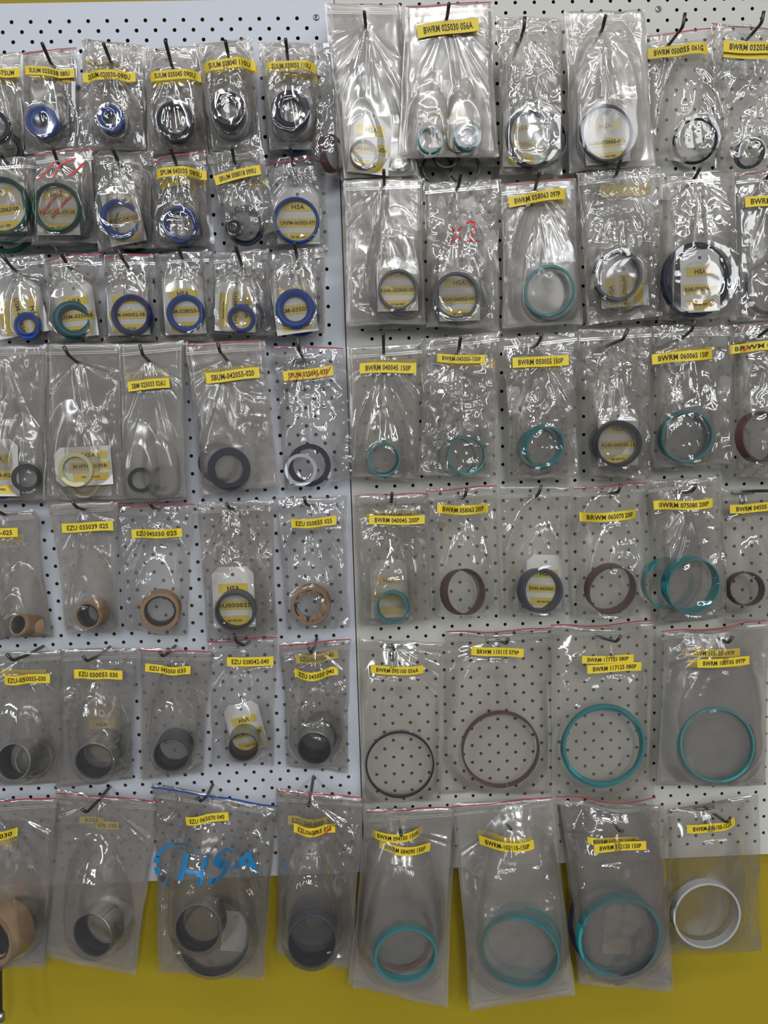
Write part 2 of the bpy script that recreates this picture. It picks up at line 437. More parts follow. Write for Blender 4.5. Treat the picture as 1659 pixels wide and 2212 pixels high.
def stroke(pts, wpx, bg, parent, mat, name='marker_stroke', lift=0.0034):
    """a drawn line following pixel points over the bag front"""
    W = []
    for (px, py) in pts:
        Zg = P(px, py, bg.d0)[2]; d = float(bg.D(np.array(Zg))) + bg.t0
        c = P(px, py, d); d = float(bg.front(np.array(c[0]), np.array(c[2]))) + lift; W.append(P(px, py, d))
    W = [Vector(p) for p in W]; mpp = scale_at(np.array(W[0])); V = []; F = []
    for i, p in enumerate(W):
        a = W[max(i - 1, 0)]; b = W[min(i + 1, len(W) - 1)]; t = (b - a).normalized()
        n = Vector((-t.z, 0, t.x)); n.normalize(); k = wpx * mpp / 2
        V += [tuple(p + n * k), tuple(p - n * k), tuple(p + n * k + Vector((0, .0002, 0))), tuple(p - n * k + Vector((0, .0002, 0)))]
    for i in range(len(W) - 1):
        a = 4 * i; F += [(a, a + 1, a + 5, a + 4), (a + 2, a + 6, a + 7, a + 3), (a, a + 4, a + 6, a + 2), (a + 1, a + 3, a + 7, a + 5)]
    return mesh_np(name, V, F, M[mat], False, parent)
def frame_of(center, axis, yaw=0):
    n = axis.normalized(); up = Vector((0, 0, 1)); u = up.cross(n)
    if u.length < 1e-4: u = Vector((1, 0, 0))
    u.normalize(); v = n.cross(u); return u, v, n
def lathe(center, axis, prof, n=72, gap=None, jit=0.0, seed=0):
    """closed profile (r, y along axis towards viewer) swept round the axis; gap = (from, to) degrees left open"""
    u, v, nn = frame_of(center, axis); m = len(prof); V = []; F = []
    if gap: a0, a1 = math.radians(gap[1]), math.radians(gap[0] + 360)
    else: a0, a1 = 0, 2 * math.pi
    cnt = n + 1 if gap else n; rnd = random.Random(seed); js = [rnd.uniform(-jit, jit) for _ in range(cnt)]
    for k in range(cnt):
        a = a0 + (a1 - a0) * k / n; dr = u * math.cos(a) + v * math.sin(a)
        for r, y in prof: V.append(tuple(center + dr * (r + js[k]) + nn * y))
    for k in range(n if gap else cnt):
        l = (k + 1) % cnt
        for i in range(m):
            j = (i + 1) % m; F.append((k * m + i, k * m + j, l * m + j, l * m + i))
    if gap: F.append(tuple(range(m))); F.append(tuple(reversed(range((cnt - 1) * m, cnt * m))))
    return V, F
def shade_auto(o):
    me = o.data
    me.polygons.foreach_set('use_smooth', np.full(len(me.polygons), True))
    try: me.set_sharp_from_angle(angle=math.radians(35))
    except Exception: pass
SEED = [100]
CW = {'blue': 'blue', 'navy': 'dark blue', 'ink_navy': 'navy black', 'black': 'black', 'green': 'dark green', 'petrol': 'petrol green', 'teal': 'teal', 'brown': 'brown',
      'slate': 'slate grey', 'white': 'white', 'cream': 'pale yellow', 'red': 'red', 'grey': 'grey', 'steel': 'steel', 'paper': 'brown paper wrapped'}
def ring(spec, bg, dback, where):
    """kinds: seal, guide, flat, oring, bush, paper"""
    k = spec['k']; px, py = spec['c']; L = spec.get('L', 8) / 1000; mat = M[spec['col']] if spec['col'] in M else None
    df = dback + L + spec.get('up', 0.0)
    F_ = P(px, py, df); mpp = scale_at(F_); R = spec['R'] * mpp; ri = spec['ri'] * mpp
    if 'off' in spec:
        Bk = P(px + spec['off'][0], py + spec['off'][1], max(df - L * 0.97, 0.006)); ax = Vector(F_) - Vector(Bk)
    else:
        ax = Vector((math.sin(math.radians(spec.get('yaw', 0))), -math.cos(math.radians(spec.get('yaw', 0))), math.sin(math.radians(spec.get('pit', 0)))))
    ax.normalize(); C = Vector(F_); gap = spec.get('gap')
    seed = SEED[0]; SEED[0] += 1
    if k == 'seal':
        hgt = L; wdt = R - ri; ch = wdt * 0.14; rm = (R + ri) / 2; g = wdt * 0.20
        prof = [(R, -hgt), (R, -ch), (R - ch * 1.2, 0), (rm + g, 0), (rm, -hgt * 0.18), (rm - g, -0.0004), (ri + ch, -0.0008), (ri, -ch * 1.6), (ri, -hgt)]
        if spec.get('plain'): prof = [(R, -hgt), (R, -hgt * .45), (R - wdt * .18, -hgt * .12), (R - wdt * .42, 0), (R - wdt * .62, -hgt * .05), (ri + wdt * .08, -hgt * .35), (ri, -hgt * .6), (ri, -hgt)]
        nm = 'seal_ring'; ct = 'seal'
    elif k == 'guide':
        c_ = 0.0003; prof = [(R, -L), (R, -c_), (R - c_, 0), (ri + c_, 0), (ri, -c_), (ri, -L)]; nm = 'guide_ring'; ct = 'ring'
    elif k == 'flat':
        c_ = 0.0005; prof = [(R, -L), (R, -c_), (R - c_, 0), (ri + c_, 0), (ri, -c_), (ri, -L)]; nm = 'flat_ring'; ct = 'ring'
    elif k == 'bush':
        prof = [(R, -L), (R, -.0006), (R - .0006, 0), (ri + .0004, 0), (ri, -.0006), (ri, -L)]; nm = 'bushing'; ct = 'bushing'
    else:
        prof = [(R, -L), (R, -.002), (R - .001, 0), (ri + .0006, 0), (ri, -.001), (ri, -L)]; nm = 'wrapped_bushing'; ct = 'bushing'
    if 'name' in spec: nm = spec['name']
    V, F = lathe(C, ax, prof, 72, gap, 0.00025 if k == 'paper' else 0.0, seed)
    o = mesh_np(nm, V, F, mat, True); shade_auto(o)
    word = spec.get('w') or {'seal': 'rubber seal ring', 'guide': 'thin guide ring', 'flat': 'flat ring', 'bush': 'bushing sleeve', 'paper': 'bushing'}[k]
    tag(o, '%s %s %s' % (CW[spec['col']], word, where), ct, spec.get('group'))
    if k in ('bush', 'paper'):
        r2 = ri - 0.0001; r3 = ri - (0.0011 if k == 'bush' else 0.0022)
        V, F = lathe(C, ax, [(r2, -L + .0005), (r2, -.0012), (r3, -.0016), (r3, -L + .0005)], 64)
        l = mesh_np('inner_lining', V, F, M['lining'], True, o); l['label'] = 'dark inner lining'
    if k == 'paper':
        u, v, nn = frame_of(C, ax); rnd = random.Random(seed)
        nf = spec.get('flaps', 6)
        for q in range(nf):
            a = 2 * math.pi * (q + rnd.uniform(-.15, .15)) / nf; wd = 2 * math.pi / nf * 0.52; dp = spec.get('fd', 0.28) * R * rnd.uniform(.75, 1.2); V = []
            for i in range(5):
                aa = a + wd * (i / 2 - 1); dr = u * math.cos(aa) + v * math.sin(aa)
                V.append(tuple(C + dr * (R * 0.975) + nn * 0.0004))
            for i in range(5):
                aa = a + wd * .72 * (i / 2 - 1) + rnd.uniform(-.05, .05); dr = u * math.cos(aa) + v * math.sin(aa)
                V.append(tuple(C + dr * (R * .975 - dp * (1 - .06 * rnd.random())) - nn * (0.002 + rnd.uniform(0, .003))))
            V2 = [(x, y + .0004, z) for x, y, z in V]
            Fq = [(i, i + 1, i + 6, i + 5) for i in range(4)] + [(i + 10, i + 15, i + 16, i + 11) for i in range(4)]
            mesh_np('paper_flap', V + V2, Fq, M['paper'], False, o)
    if spec.get('seam') is not None:
        a = math.radians(spec['seam']); u, v, nn = frame_of(C, ax); dr = u * math.cos(a) + v * math.sin(a); tt = nn.cross(dr).normalized() * 0.0004
        p0 = C + dr * (R + .0002); p1 = p0 - nn * (L - .001)
        mesh_np('split_line', [tuple(p0 + tt), tuple(p0 - tt), tuple(p1 - tt), tuple(p1 + tt)], [(0, 1, 2, 3)], M['black'], False, o)
    if bg is not None: bg.cont.append((F_[0], F_[2], R, df + 0.75 * R * math.sqrt(max(0.0, 1 - ax.y * ax.y)), ri))
    return o
def paper_tag(spec, d, where):
    """white card tag, two corners cut, with a punched reinforced hole and three yellow stickers"""
    px, py = spec['c']; a = math.radians(spec.get('a', 0)); C = P(px, py, d); mpp = scale_at(C); w = spec['w'] * mpp; hh = spec['h'] * mpp
    ca, sa = math.cos(a), math.sin(a); curl = spec.get('curl', 0.0010)
    def f(s, t):
        s = np.asarray(s, float); t = np.asarray(t, float)
        return np.column_stack([C[0] + s * ca - t * sa, -(d + curl * np.cos(t / hh * 3.1) * 1.0) + s * 0, C[2] + s * sa + t * ca])
    ch = 0.17 * w; x, y = w / 2, hh / 2
    outl = [(-x, -y), (x, -y), (x, y - ch), (x - ch, y), (-x + ch, y), (-x, y - ch)]
    if spec.get('plain'): outl = [(-x, -y), (x, -y), (x, y), (-x, y)]
    hy = y - 0.13 * hh; n = 24; rh = 0.045 * w
    # radial rings between the hole and the outline (resampled at matching angles)
    def ray(ang):
        dx, dy = math.cos(ang), math.sin(ang); best = 1e9
        for i in range(len(outl)):
            x1, y1 = outl[i]; x2, y2 = outl[(i + 1) % len(outl)]; ex, ey = x2 - x1, y2 - y1; det = dx * (-ey) + dy * ex
            if abs(det) < 1e-12: continue
            t = ((x1) * (-ey) + (y1 - hy) * ex) / det; s_ = (dx * (y1 - hy) - dy * x1) / det
            if t > 0 and -1e-6 <= s_ <= 1 + 1e-6: best = min(best, t)
        return best
    angs = sorted([2 * math.pi * k / 40 for k in range(40)] + [math.atan2(q[1] - hy, q[0]) % (2 * math.pi) for q in outl])
    S = []; T = []; na = len(angs); rows = 5
    for r_ in range(rows):
        for an in angs:
            R = ray(an); k = r_ / (rows - 1); rr = rh + (R - rh) * k; S.append(rr * math.cos(an)); T.append(hy + rr * math.sin(an))
    V1 = f(S, T); V2 = V1.copy(); V2[:, 1] += 0.0004; F = []; N = len(V1)
    for r_ in range(rows - 1):
        for k in range(na):
            l = (k + 1) % na; q = (r_ * na + k, r_ * na + l, (r_ + 1) * na + l, (r_ + 1) * na + k)
            F.append(q); F.append(tuple(i + N for i in reversed(q)))
    for k in range(na):
        l = (k + 1) % na; F.append(((rows - 1) * na + k, (rows - 1) * na + l, N + (rows - 1) * na + l, N + (rows - 1) * na + k)); F.append((l, k, N + k, N + l))
    o = mesh_np('paper_tag', np.vstack([V1, V2]), F, M[spec.get('mat', 'card')], False)
    tag(o, where, 'tag')
    if spec.get('plain'): return o
    n = 24; S = []; T = []
    for rr in (rh * 1.02, rh * 2.3):
        for k in range(n): S.append(rr * math.cos(6.28318 * k / n)); T.append(hy + rr * math.sin(6.28318 * k / n))
    V = f(S, T); V[:, 1] -= 0.0002
    rf = mesh_np('hole_reinforcement', V, [(k, (k + 1) % n, n + (k + 1) % n, n + k) for k in range(n)], M['white'], False, o)
    tx = spec.get('t', ['HSA', '', '']); vert = spec.get('v')
    rowsY = [0.12, -0.13, -0.38] if not vert else [0.12, -0.13, -0.38]
    for i, s in enumerate(tx):
        if s is None: continue
        if vert:                     # stickers stuck on turned a quarter
            sx = {1: (0.28, 0.0, -0.28), -1: (-0.28, 0.0, 0.28)}[vert][i] * w; sy = -0.12 * hh
            g = lambda p, q, sx=sx, sy=sy: f(sx - np.asarray(q) * vert * -1 if vert == 1 else sx - np.asarray(q), sy + (-np.asarray(p) if vert == 1 else np.asarray(p)))
            Lw = (0.62 if i != 1 else 0.72) * hh; Hw = 0.20 * w
        else:
            g = lambda p, q, oy=rowsY[i] * hh + (0.03 * hh if i == 0 else 0): f(np.asarray(p), np.asarray(q) + oy)
            Lw = (0.70 if i != 1 else 0.90) * w; Hw = 0.155 * hh
        def g2(p, q, g=g):
            r = g(p, q); r[:, 1] -= 0.0003; return r
        st = strip(g2, Lw, Hw, 'tag_sticker', M['tagsticker'], o, 6)
        if s: letters(g2, s, Hw * (0.50 if i == 0 else (0.42 if i == 1 else 0.26)), Lw * (0.42 if i == 0 else (0.90 if i == 1 else 0.5)), st)
    for q in spec.get('strokes', []):
        W = [Vector(P(a_, b_, d + 0.0024)) for a_, b_ in q]; t = (W[-1] - W[0]).normalized(); nn = Vector((-t.z, 0, t.x)) * (5.5 * mpp / 2)
        V = []
        for p in W: V += [tuple(p + nn), tuple(p - nn)]
        mesh_np('marker_stroke', V, [(2 * i, 2 * i + 1, 2 * i + 3, 2 * i + 2) for i in range(len(W) - 1)], M['marker'], False, o)
    return o
def hook(p, t, e, dp, label, base=False, bar=True):
    """pegboard hook: cross bar and tail lying on the board, arm out towards the viewer, end bent up"""
    pv, ev, tv = np.array(p, float), np.array(e if e else t, float), np.array(t, float)
    d_p = 0.004 if base else dp
    r0 = max(np.linalg.norm(pv - VP), 60); r1 = float(np.dot(ev - VP, (pv - VP) / np.linalg.norm(pv - VP)))
    dist = -CZ
    de = dist - (dist - d_p) * r0 / max(r1, r0 * 1.002)
    de = min(max(de, d_p + 0.016), d_p + 0.085)
    Pp = P(*p, d_p); E = P(*ev, de); Wl = np.array([Pp[0] + (Pp[0] - E[0]) * 0.3, -0.0015, Pp[2] + (Pp[2] - E[2]) * 0.3]) if not base else np.array([Pp[0], -0.0015, Pp[2]])
    pts = [Wl, Pp, E] if not base else [Wl, E]
    if e: pts.append(P(*tv, de + 0.003))
    else: pts[-1] = P(*tv, de)
    o = bpy.data.objects.new('pegboard_hook', None); COL.objects.link(o); o.location = Wl; o.empty_display_size = 0.01
    bpy.context.view_layer.update
    def loc(V): return [tuple(np.array(v) - Wl) for v in V]
    V, F = tube(bend(pts, 0.005), 0.0021, 10); a = mesh_np('arm', loc(V), F, M['wire'], True, o)
    if not bar:
        tag(o, label, 'hook'); return o
    b = [Wl + np.array([-0.0135, 0.004, -.001]), Wl + np.array([-0.0135, -0.003, -.001]), Wl + np.array([0.0135, -0.003, -.001]), Wl + np.array([0.0135, 0.004, -.001])]
    V, F = tube(bend(b, 0.003), 0.0022, 8); mesh_np('crossbar', loc(V), F, M['zinc'], True, o)
    V, F = tube([Wl + np.array([0, -.003, 0.001]), Wl + np.array([0, -.0035, -0.024])], 0.0021, 8); mesh_np('tail', loc(V), F, M['zinc'], True, o)
    tag(o, label, 'hook'); return o

# ------------------------------------------------------------------ the stations (all numbers in photo pixels, lengths in mm, depths in mm)
def st(id, who, hk, q, D=62, D1=None, cr=0.6, hz=0.12, nb=1, s=(), g=(), r=(), t=(), z=None, x=(), base=False, bo=(5, 7), stk=None):
    return dict(id=id, who=who, hk=hk, q=q, D=D / 1000, D1=(D1 if D1 is not None else D * 0.74) / 1000, cr=cr, hz=hz, nb=nb, s=s, g=g, r=r, t=t, z=z, x=x, base=base, bo=bo, stk=stk)
def rg(k, c, R, ri, col, L=8, lev=0, **kw): return dict(k=k, c=c, R=R, ri=ri, col=col, L=L, lev=lev, **kw)
def tg(c, w, h_, a=0, t=('HSA', '', ''), lev=0, **kw): return dict(c=c, w=w, h=h_, a=a, t=t, lev=lev, **kw)
STATIONS = [
 # ---- top row, left board
 st('a1', 'cut by the left photo edge', None, (-70,122, 46,112, 52,332, -70,335), D=66, cr=.7, nb=2, hz=.14,
    s=[('SUUM 040050 075UM', -22, 156, 126, 19, 0)], g=[(-22, 176, 120, 18, 2)], r=[rg('seal', (-14,272), 34, 24, 'ink_navy'), rg('seal', (14,322), 36, 22, 'black', lev=1)]),
 st('a2', 'stickered 025038 080', ((108,133), (91,94), None), (48,112, 167,104, 174,330, 52,332), D=66, cr=.45, hz=.13, nb=2, z='r',
    s=[('SUUM 025038 080U', 107, 155, 100, 18, 0)], g=[(110, 166, 96, 16, -8)], r=[rg('seal', (90,261), 33, 17, 'blue', L=10, yaw=8), rg('seal', (117,238), 42, 26, 'ink_navy', lev=1, L=9), rg('seal', (122,292), 40, 22, 'ink_navy', lev=2)]),
 st('a3', 'stickered 020030 090', ((237,128), (224,95), None), (177,84, 306,98, 315,325, 163,328), D=68, cr=.85, nb=3,
    s=[('SUUM-020030-090U', 232, 162, 114, 20, 0)], g=[(228, 143, 92, 17, -12, 'SUUM 020030')], r=[rg('seal', (239,255), 28, 15, 'blue', L=9, yaw=10)], stk=(3, 9, 13, 'ink_navy')),
 st('a4', 'stickered 035045 090', ((371,142), (357,88), None), (309,106, 436,98, 448,328, 318,334), D=66, cr=.75, nb=2,
    s=[('SUUM 035045 090U', 377, 162, 107, 20, 1)], g=[(380, 178, 104, 13, 1)], r=[rg('seal', (377,258), 39, 28, 'ink_navy', L=11), rg('seal', (383,272), 38, 27, 'black', lev=1), rg('flat', (384,298), 37, 25, 'red', lev=2)]),
 st('a5', 'stickered 028040 110', ((494,122), (487,89), None), (420,97, 546,82, 566,325, 460,328), D=70, cr=.65, nb=3,
    s=[('SUUM 028040 110U', 494, 137, 109, 21, 5)], g=[(500, 146, 108, 15, 4)], r=[rg('seal', (494,233), 36, 23, 'ink_navy', L=12, yaw=12)], stk=(3, 5, 20, 'ink_navy')),
 st('a6', 'stickered 030050 110', ((621,122), (617,85), None), (558,92, 682,94, 700,322, 582,325), D=66, cr=.8, nb=2,
    s=[('SUUM 030050 110U', 629, 143, 105, 20, -1)], g=[(645, 166, 78, 15, -4)], r=[rg('seal', (627,234), 42, 23, 'ink_navy', L=11, plain=1)], stk=(2, 4, 24, 'navy')),
 st('a7', 'squeezed beside the big bags', None, (672,96, 742,92, 738,388, 662,362), D=45, cr=1.25, nb=0, r=[rg('guide', (724,330), 38, 35, 'brown', L=12, yaw=58)]),
 # ---- second row, left board
 st('b1', 'cut by the left photo edge', ((12,349), (1,333), None), (-70,348, 74,338, 86,522, -70,528), D=64, cr=.45, nb=2, hz=.12,
    r=[rg('seal', (0,443), 62, 51, 'green', L=8, plain=1)], t=[tg((-4,438), 104, 132, 6, ('HSA', 'MSUC-063063-08', '063 063 009'))], stk=(2, 6, 20, 'green')),
 st('b2', 'with red marker strokes', ((125,352), (114,320), None), (74,330, 198,318, 214,522, 68,526), D=68, cr=.4, nb=3, z='r', hz=.12,
    r=[rg('seal', (120,447), 53, 44, 'green', L=8, plain=1)], t=[tg((124,442), 92, 128, -1, ('HSA', 'MSUC-060070-08', '060 070 009'), strokes=[[(132,409),(110,436),(91,463)], [(161,414),(136,440),(112,470)]])], stk=(3, 15, 6, 'petrol'),
    x=[('marker', [(122,348),(100,370),(80,390)], 3), ('marker', [(164,342),(130,356),(116,382)], 4), ('marker', [(183,350),(165,368),(146,381)], 4)]),
 st('b3', 'tagged 040050', ((260,357), (243,322), None), (200,332, 332,325, 330,535, 212,538), D=62, cr=.85, nb=2,
    r=[rg('seal', (262,471), 42, 29, 'blue', L=9, yaw=25, plain=1), rg('seal', (292,486), 42, 30, 'green', lev=1, yaw=20), rg('seal', (285,508), 40, 30, 'black', lev=2)], t=[tg((264,456), 78, 138, 9, ('HSA', 'MSUC-040050', '040 050 009'))]),
 st('b4', 'stickered 045035 080', ((384,362), (368,320), None), (322,342, 443,325, 456,532, 330,536), D=64, cr=1.1, nb=2, z='r',
    s=[('SPUM 045035 080U', 389, 372, 104, 20, 1)], g=[(392, 392, 96, 18, 7)], r=[rg('seal', (386,487), 38, 29, 'blue', L=13, off=(8,-2), plain=1)], stk=(1, 8, 12, 'navy')),
 st('b5', 'stickered 008018 090', ((506,349), (501,319), None), (445,330, 568,318, 604,498, 488,528), D=70, cr=1.4, nb=1,
    s=[('SRUM 008018 090U', 514, 379, 101, 20, 11)], g=[(556, 393, 40, 16, 5, '90U')], r=[rg('seal', (505,491), 17, 6, 'black', L=9), rg('seal', (528,486), 42, 32, 'ink_navy', lev=1, L=8)]),
 st('b6', 'tagged 063053', ((637,376), (627,318), None), (566,346, 706,342, 712,528, 578,530), D=34, D1=30, cr=.75, nb=0, z='r', base=True,
    r=[rg('seal', (641,475), 50, 42, 'blue', L=7, yaw=10, plain=1)], t=[tg((644,466), 92, 118, -1, ('HSA', 'UNPM-063053-073', '063 053 0073'))]),
 # ---- third row, left board
 st('c1', 'cut by the left photo edge', ((31,583), (2,546), (15,565)), (-60,560, 97,548, 106,733, -60,735), D=60, cr=1.1, nb=1,
    r=[rg('seal', (58,703), 29, 16, 'blue', L=9)], t=[tg((40,668), 112, 112, 9, ('HSA', 'USM-018028', ''), v=1)]),
 st('c2', 'with petrol green ring', ((149,577), (131,547), None), (96,556, 214,545, 218,735, 103,737), D=62, cr=.8, nb=1, z='r',
    r=[rg('seal', (159,690), 41, 23, 'petrol', L=9, yaw=25, plain=1)], t=[tg((165,668), 82, 118, 4, ('HSA', 'USM-025038', '025 038'))]),
 st('c3', 'tagged 040052', ((279,579), (255,538), (264,558)), (224,550, 334,548, 338,736, 224,738), D=64, cr=.85, nb=1, z='r',
    r=[rg('seal', (282,679), 44, 32, 'navy', L=9, plain=1)], t=[tg((276,665), 90, 116, 0, ('HSA', 'USM-040052-08', '040 052 009'))], stk=(1, 4, 12, 'petrol')),
 st('c4', 'tagged 038050', ((395,564), (384,530), None), (333,548, 450,540, 454,735, 340,737), D=62, cr=.95, nb=1,
    r=[rg('seal', (401,676), 41, 28, 'blue', L=9, yaw=8, plain=1)], t=[tg((397,655), 88, 132, 1, ('HSA', 'USM-038050-0', '038 050 007'))]),
 st('c5', 'with sideways tag stickers', ((522,572), (509,532), None), (456,545, 580,536, 594,722, 452,722), D=64, cr=1.15, nb=1,
    r=[rg('seal', (520,690), 30, 20, 'blue', L=9, off=(3,-3), plain=1)], t=[tg((509,657), 88, 116, -4, ('HSA', 'USM-020030', '020 030 010'), v=1)], stk=(1, 22, -6, 'navy')),
 st('c6', 'tagged 035050', ((642,558), (636,525), None), (578,545, 702,530, 700,715, 586,720), D=60, cr=.9, nb=1,
    r=[rg('seal', (637,666), 43, 26, 'blue', L=9, plain=1)], t=[tg((634,652), 90, 134, 6, ('HSA', 'USM-035050', '035 050 010'))], stk=(1, 10, 16, 'navy')),
 # ---- fourth row, left board
 st('d1', 'cut by the left photo edge', None, (-90,748, 103,744, 98,1080, -90,1082), D=55, cr=.5, nb=2, hz=.2,
    r=[rg('flat', (57,1032), 30, 21, 'black', L=5, yaw=20), rg('seal', (0,1045), 33, 22, 'navy', lev=1)], t=[tg((-6,1010), 92, 124, -2, ('HSA', 'BUFFM-020', '0020 0002'))]),
 st('d2', 'holding a pale yellow ring', ((165,781), (137,747), (147,766)), (97,742, 258,742, 272,1078, 92,1080), D=62, cr=.6, nb=2, hz=.16,
    r=[rg('flat', (163,1015), 37, 28, 'cream', L=4), rg('flat', (180,1040), 36, 27, 'cream', lev=1, L=4, w='flat ring')], t=[tg((180,1007), 84, 122, 91, ('HSA', 'BUFFM-035B', '036 044 033'), v=1), tg((182,1030), 84, 112, 90, ('', '', ''), lev=1)]),
 st('d3', 'stickered 025033 026', ((321,779), (302,744), (308,766)), (258,745, 394,735, 402,1072, 262,1080), D=62, cr=.16, nb=3, hz=.26,
    s=[('SBM 025033 026U', 322, 831, 90, 21, 3)], g=[(318, 811, 92, 21, 2, 'SBM 025033 026U')], r=[rg('flat', (305,1037), 27, 19, 'black', L=5, yaw=30), rg('flat', (351,1034), 27, 19, 'grey', L=5, yaw=30, lev=1)]),
 st('d4', 'stickered 042055 020', ((489,776), (470,739), (475,759)), (400,742, 572,735, 606,1050, 436,1070), D=58, cr=.75, nb=1, z='r', hz=.2,
    s=[('SBUM-042055-020', 503, 811, 116, 23, 4)], g=[(492, 802, 116, 20, 3)], r=[rg('flat', (494,1013), 46, 31, 'ink_navy', L=5), rg('flat', (472,1000), 44, 32, 'ink_navy', lev=1, L=5)]),
 st('d5', 'with sticker struck out in red', ((654,771), (642,729), (646,756)), (585,744, 744,752, 778,1036, 616,1056), D=40, D1=26, cr=.85, nb=0, z='r', hz=.06,
    s=[('SPUM 035045 030', 666, 807, 108, 21, 6)], r=[rg('flat', (650,1015), 35, 27, 'white', L=3, up=.006), rg('flat', (668,1005), 46, 35, 'ink_navy', L=4)],
    x=[('marker', [(621,824),(632,806),(636,826),(650,802),(655,820)], 2), ('marker', [(665,814),(678,798),(684,816),(694,800),(700,818),(714,792)], 2)]),
 # ---- fifth row, left board
 st('e1', 'cut by the left photo edge', ((10,1112), (-6,1104), None), (-90,1106, 76,1100, 108,1372, -90,1375), D=52, cr=.45, nb=1, hz=.2,
    s=[('EZU 030034-025', -20, 1149, 118, 20, -3)], g=[(-8, 1160, 118, 19, -6)], r=[rg('paper', (38,1349), 24, 20, 'paper', L=30, off=(42,4), flaps=5), rg('paper', (-6,1349), 26, 22, 'paper', L=30, off=(-30,2), flaps=5, lev=1)]),
 st('e2', 'stickered 035039 025', ((183,1101), (154,1080), (165,1096)), (102,1087, 247,1082, 258,1355, 140,1362), D=50, cr=.6, nb=1, hz=.2,
    s=[('EZU 035039 025', 190, 1138, 110, 20, 0)], r=[rg('paper', (189,1330), 30, 25, 'paper', L=27, off=(22,-9), flaps=5, fd=.2)]),
 st('e3', 'stickered 045050 025', ((333,1099), (323,1085), (327,1093)), (248,1088, 423,1088, 404,1374, 268,1358), D=36, D1=30, cr=.7, nb=0, z='r', hz=.12,
    s=[('EZU 045050 025', 335, 1153, 109, 19, 0)], r=[rg('paper', (346,1321), 43, 33, 'paper', L=22, off=(3,-8), flaps=9, fd=.12)]),
 st('e4', 'tagged 050025', ((503,1099), (489,1087), (495,1097)), (423,1084, 592,1080, 600,1368, 447,1386), D=38, D1=32, cr=.8, nb=1, hz=.07,
    r=[rg('bush', (507,1322), 44, 40, 'grey', L=20, off=(5,-8))], t=[tg((505,1290), 90, 134, 0, ('HSA', 'DU050025', '050 056 025'))]),
 st('e5', 'stickered 050055 025', ((671,1093), (657,1073), (660,1088)), (590,1076, 748,1070, 758,1356, 620,1362), D=32, D1=28, cr=.9, nb=0, hz=.08,
    s=[('EZU 050055 025', 678, 1128, 97, 19, 2)], r=[rg('paper', (671,1309), 43, 36, 'paper', L=20, off=(2,-8), flaps=5, fd=.42)]),
 # ---- sixth row, left board
 st('f1', 'stickered 050055 030', ((60,1415), (13,1412), (27,1427)), (-80,1412, 134,1404, 130,1692, -80,1694), D=48, cr=.45, nb=1, hz=.14,
    s=[('EZU-050055-030', 62, 1465, 93, 20, -4)], g=[(52, 1454, 96, 18, -4)], r=[rg('bush', (28,1646), 41, 37, 'steel', L=28, off=(28,-10)), rg('bush', (72,1640), 38, 34, 'steel', L=26, off=(10,-8), lev=1)]),
 st('f2', 'stickered 050055 030', ((210,1418), (179,1418), (188,1428)), (134,1402, 300,1400, 288,1680, 122,1702), D=48, cr=.7, nb=1, hz=.14,
    s=[('EZU 050055 030', 213, 1456, 103, 20, -3)], r=[rg('bush', (203,1645), 42, 38.5, 'steel', L=28, off=(14,-20)), rg('bush', (219,1626), 41, 37.5, 'grey', L=28, off=(12,-14), lev=1)], t=[tg((222,1580), 80, 110, 0, ('HSA', 'DU05003', ''), lev=1, mat='tancard')]),
 st('f3', 'stickered 045050 035', ((364,1410), (344,1408), (352,1418)), (299,1398, 459,1408, 436,1668, 303,1682), D=38, D1=32, cr=.5, nb=1, z='r', hz=.10,
    s=[('EZU 045050 035', 363, 1445, 97, 18, -6)], r=[rg('bush', (370,1631), 39, 36, 'grey', L=34, off=(10,-22))]),
 st('f4', 'stickered 038042 040', ((528,1395), (505,1368), (511,1387)), (448,1382, 601,1376, 594,1652, 456,1652), D=34, D1=28, cr=.7, nb=0, z='r', hz=.08,
    s=[('EZU 038042-040', 541, 1428, 100, 20, 0)], r=[rg('bush', (526,1614), 33, 30.5, 'steel', L=34, off=(4,-20))], t=[tg((531,1570), 76, 108, 12, ('HSA', 'DU038040', '038 042'))]),
 st('f5', 'stickered 045050 040', ((679,1398), (667,1400), (672,1410)), (602,1390, 759,1380, 752,1662, 618,1650), D=38, D1=32, cr=.7, nb=1, z='r', hz=.08,
    s=[('EZU 045050 040', 682, 1460, 95, 19, 0)], g=[(684, 1421, 92, 20, 5, 'EZU-045050-40')], r=[rg('bush', (679,1617), 38, 35, 'steel', L=34, off=(7,-24)), rg('bush', (690,1590), 38, 35, 'grey', L=30, off=(6,-18), lev=1)]),
 # ---- bottom row, left board
 st('g1', 'cut by the left photo edge', None, (-90,1728, 124,1724, 96,2082, -90,2092), D=50, cr=.4, nb=1, z='r', hz=.13,
    s=[('EZU 070 030', -22, 1809, 92, 20, -7)], g=[(-8, 1814, 90, 18, -10)], r=[rg('paper', (-14,2028), 58, 46, 'paper', L=36, off=(52,-32), flaps=6)]),
 st('g2', 'with torn faded sticker', ((216,1726), (176,1747), (187,1755)), (122,1706, 342,1732, 292,2098, 92,2062), D=40, D1=38, cr=.45, nb=1, z='r', hz=.13,
    g=[(198, 1771, 52, 15, -6, 'EZU'), (232, 1782, 50, 17, -4, '070 035')], r=[rg('bush', (199,2021), 48, 45, 'steel', L=30, off=(28,-26), seam=60)], t=[tg((232,1995), 78, 120, -32, ('HSA', 'DU06530', ''), lev=1)]),
 st('g3', 'printed with a blue logo', ((446,1721), (428,1723), (433,1731)), (328,1690, 601,1746, 572,2112, 344,2096), D=40, D1=40, cr=.7, nb=1, z='b', hz=.08,
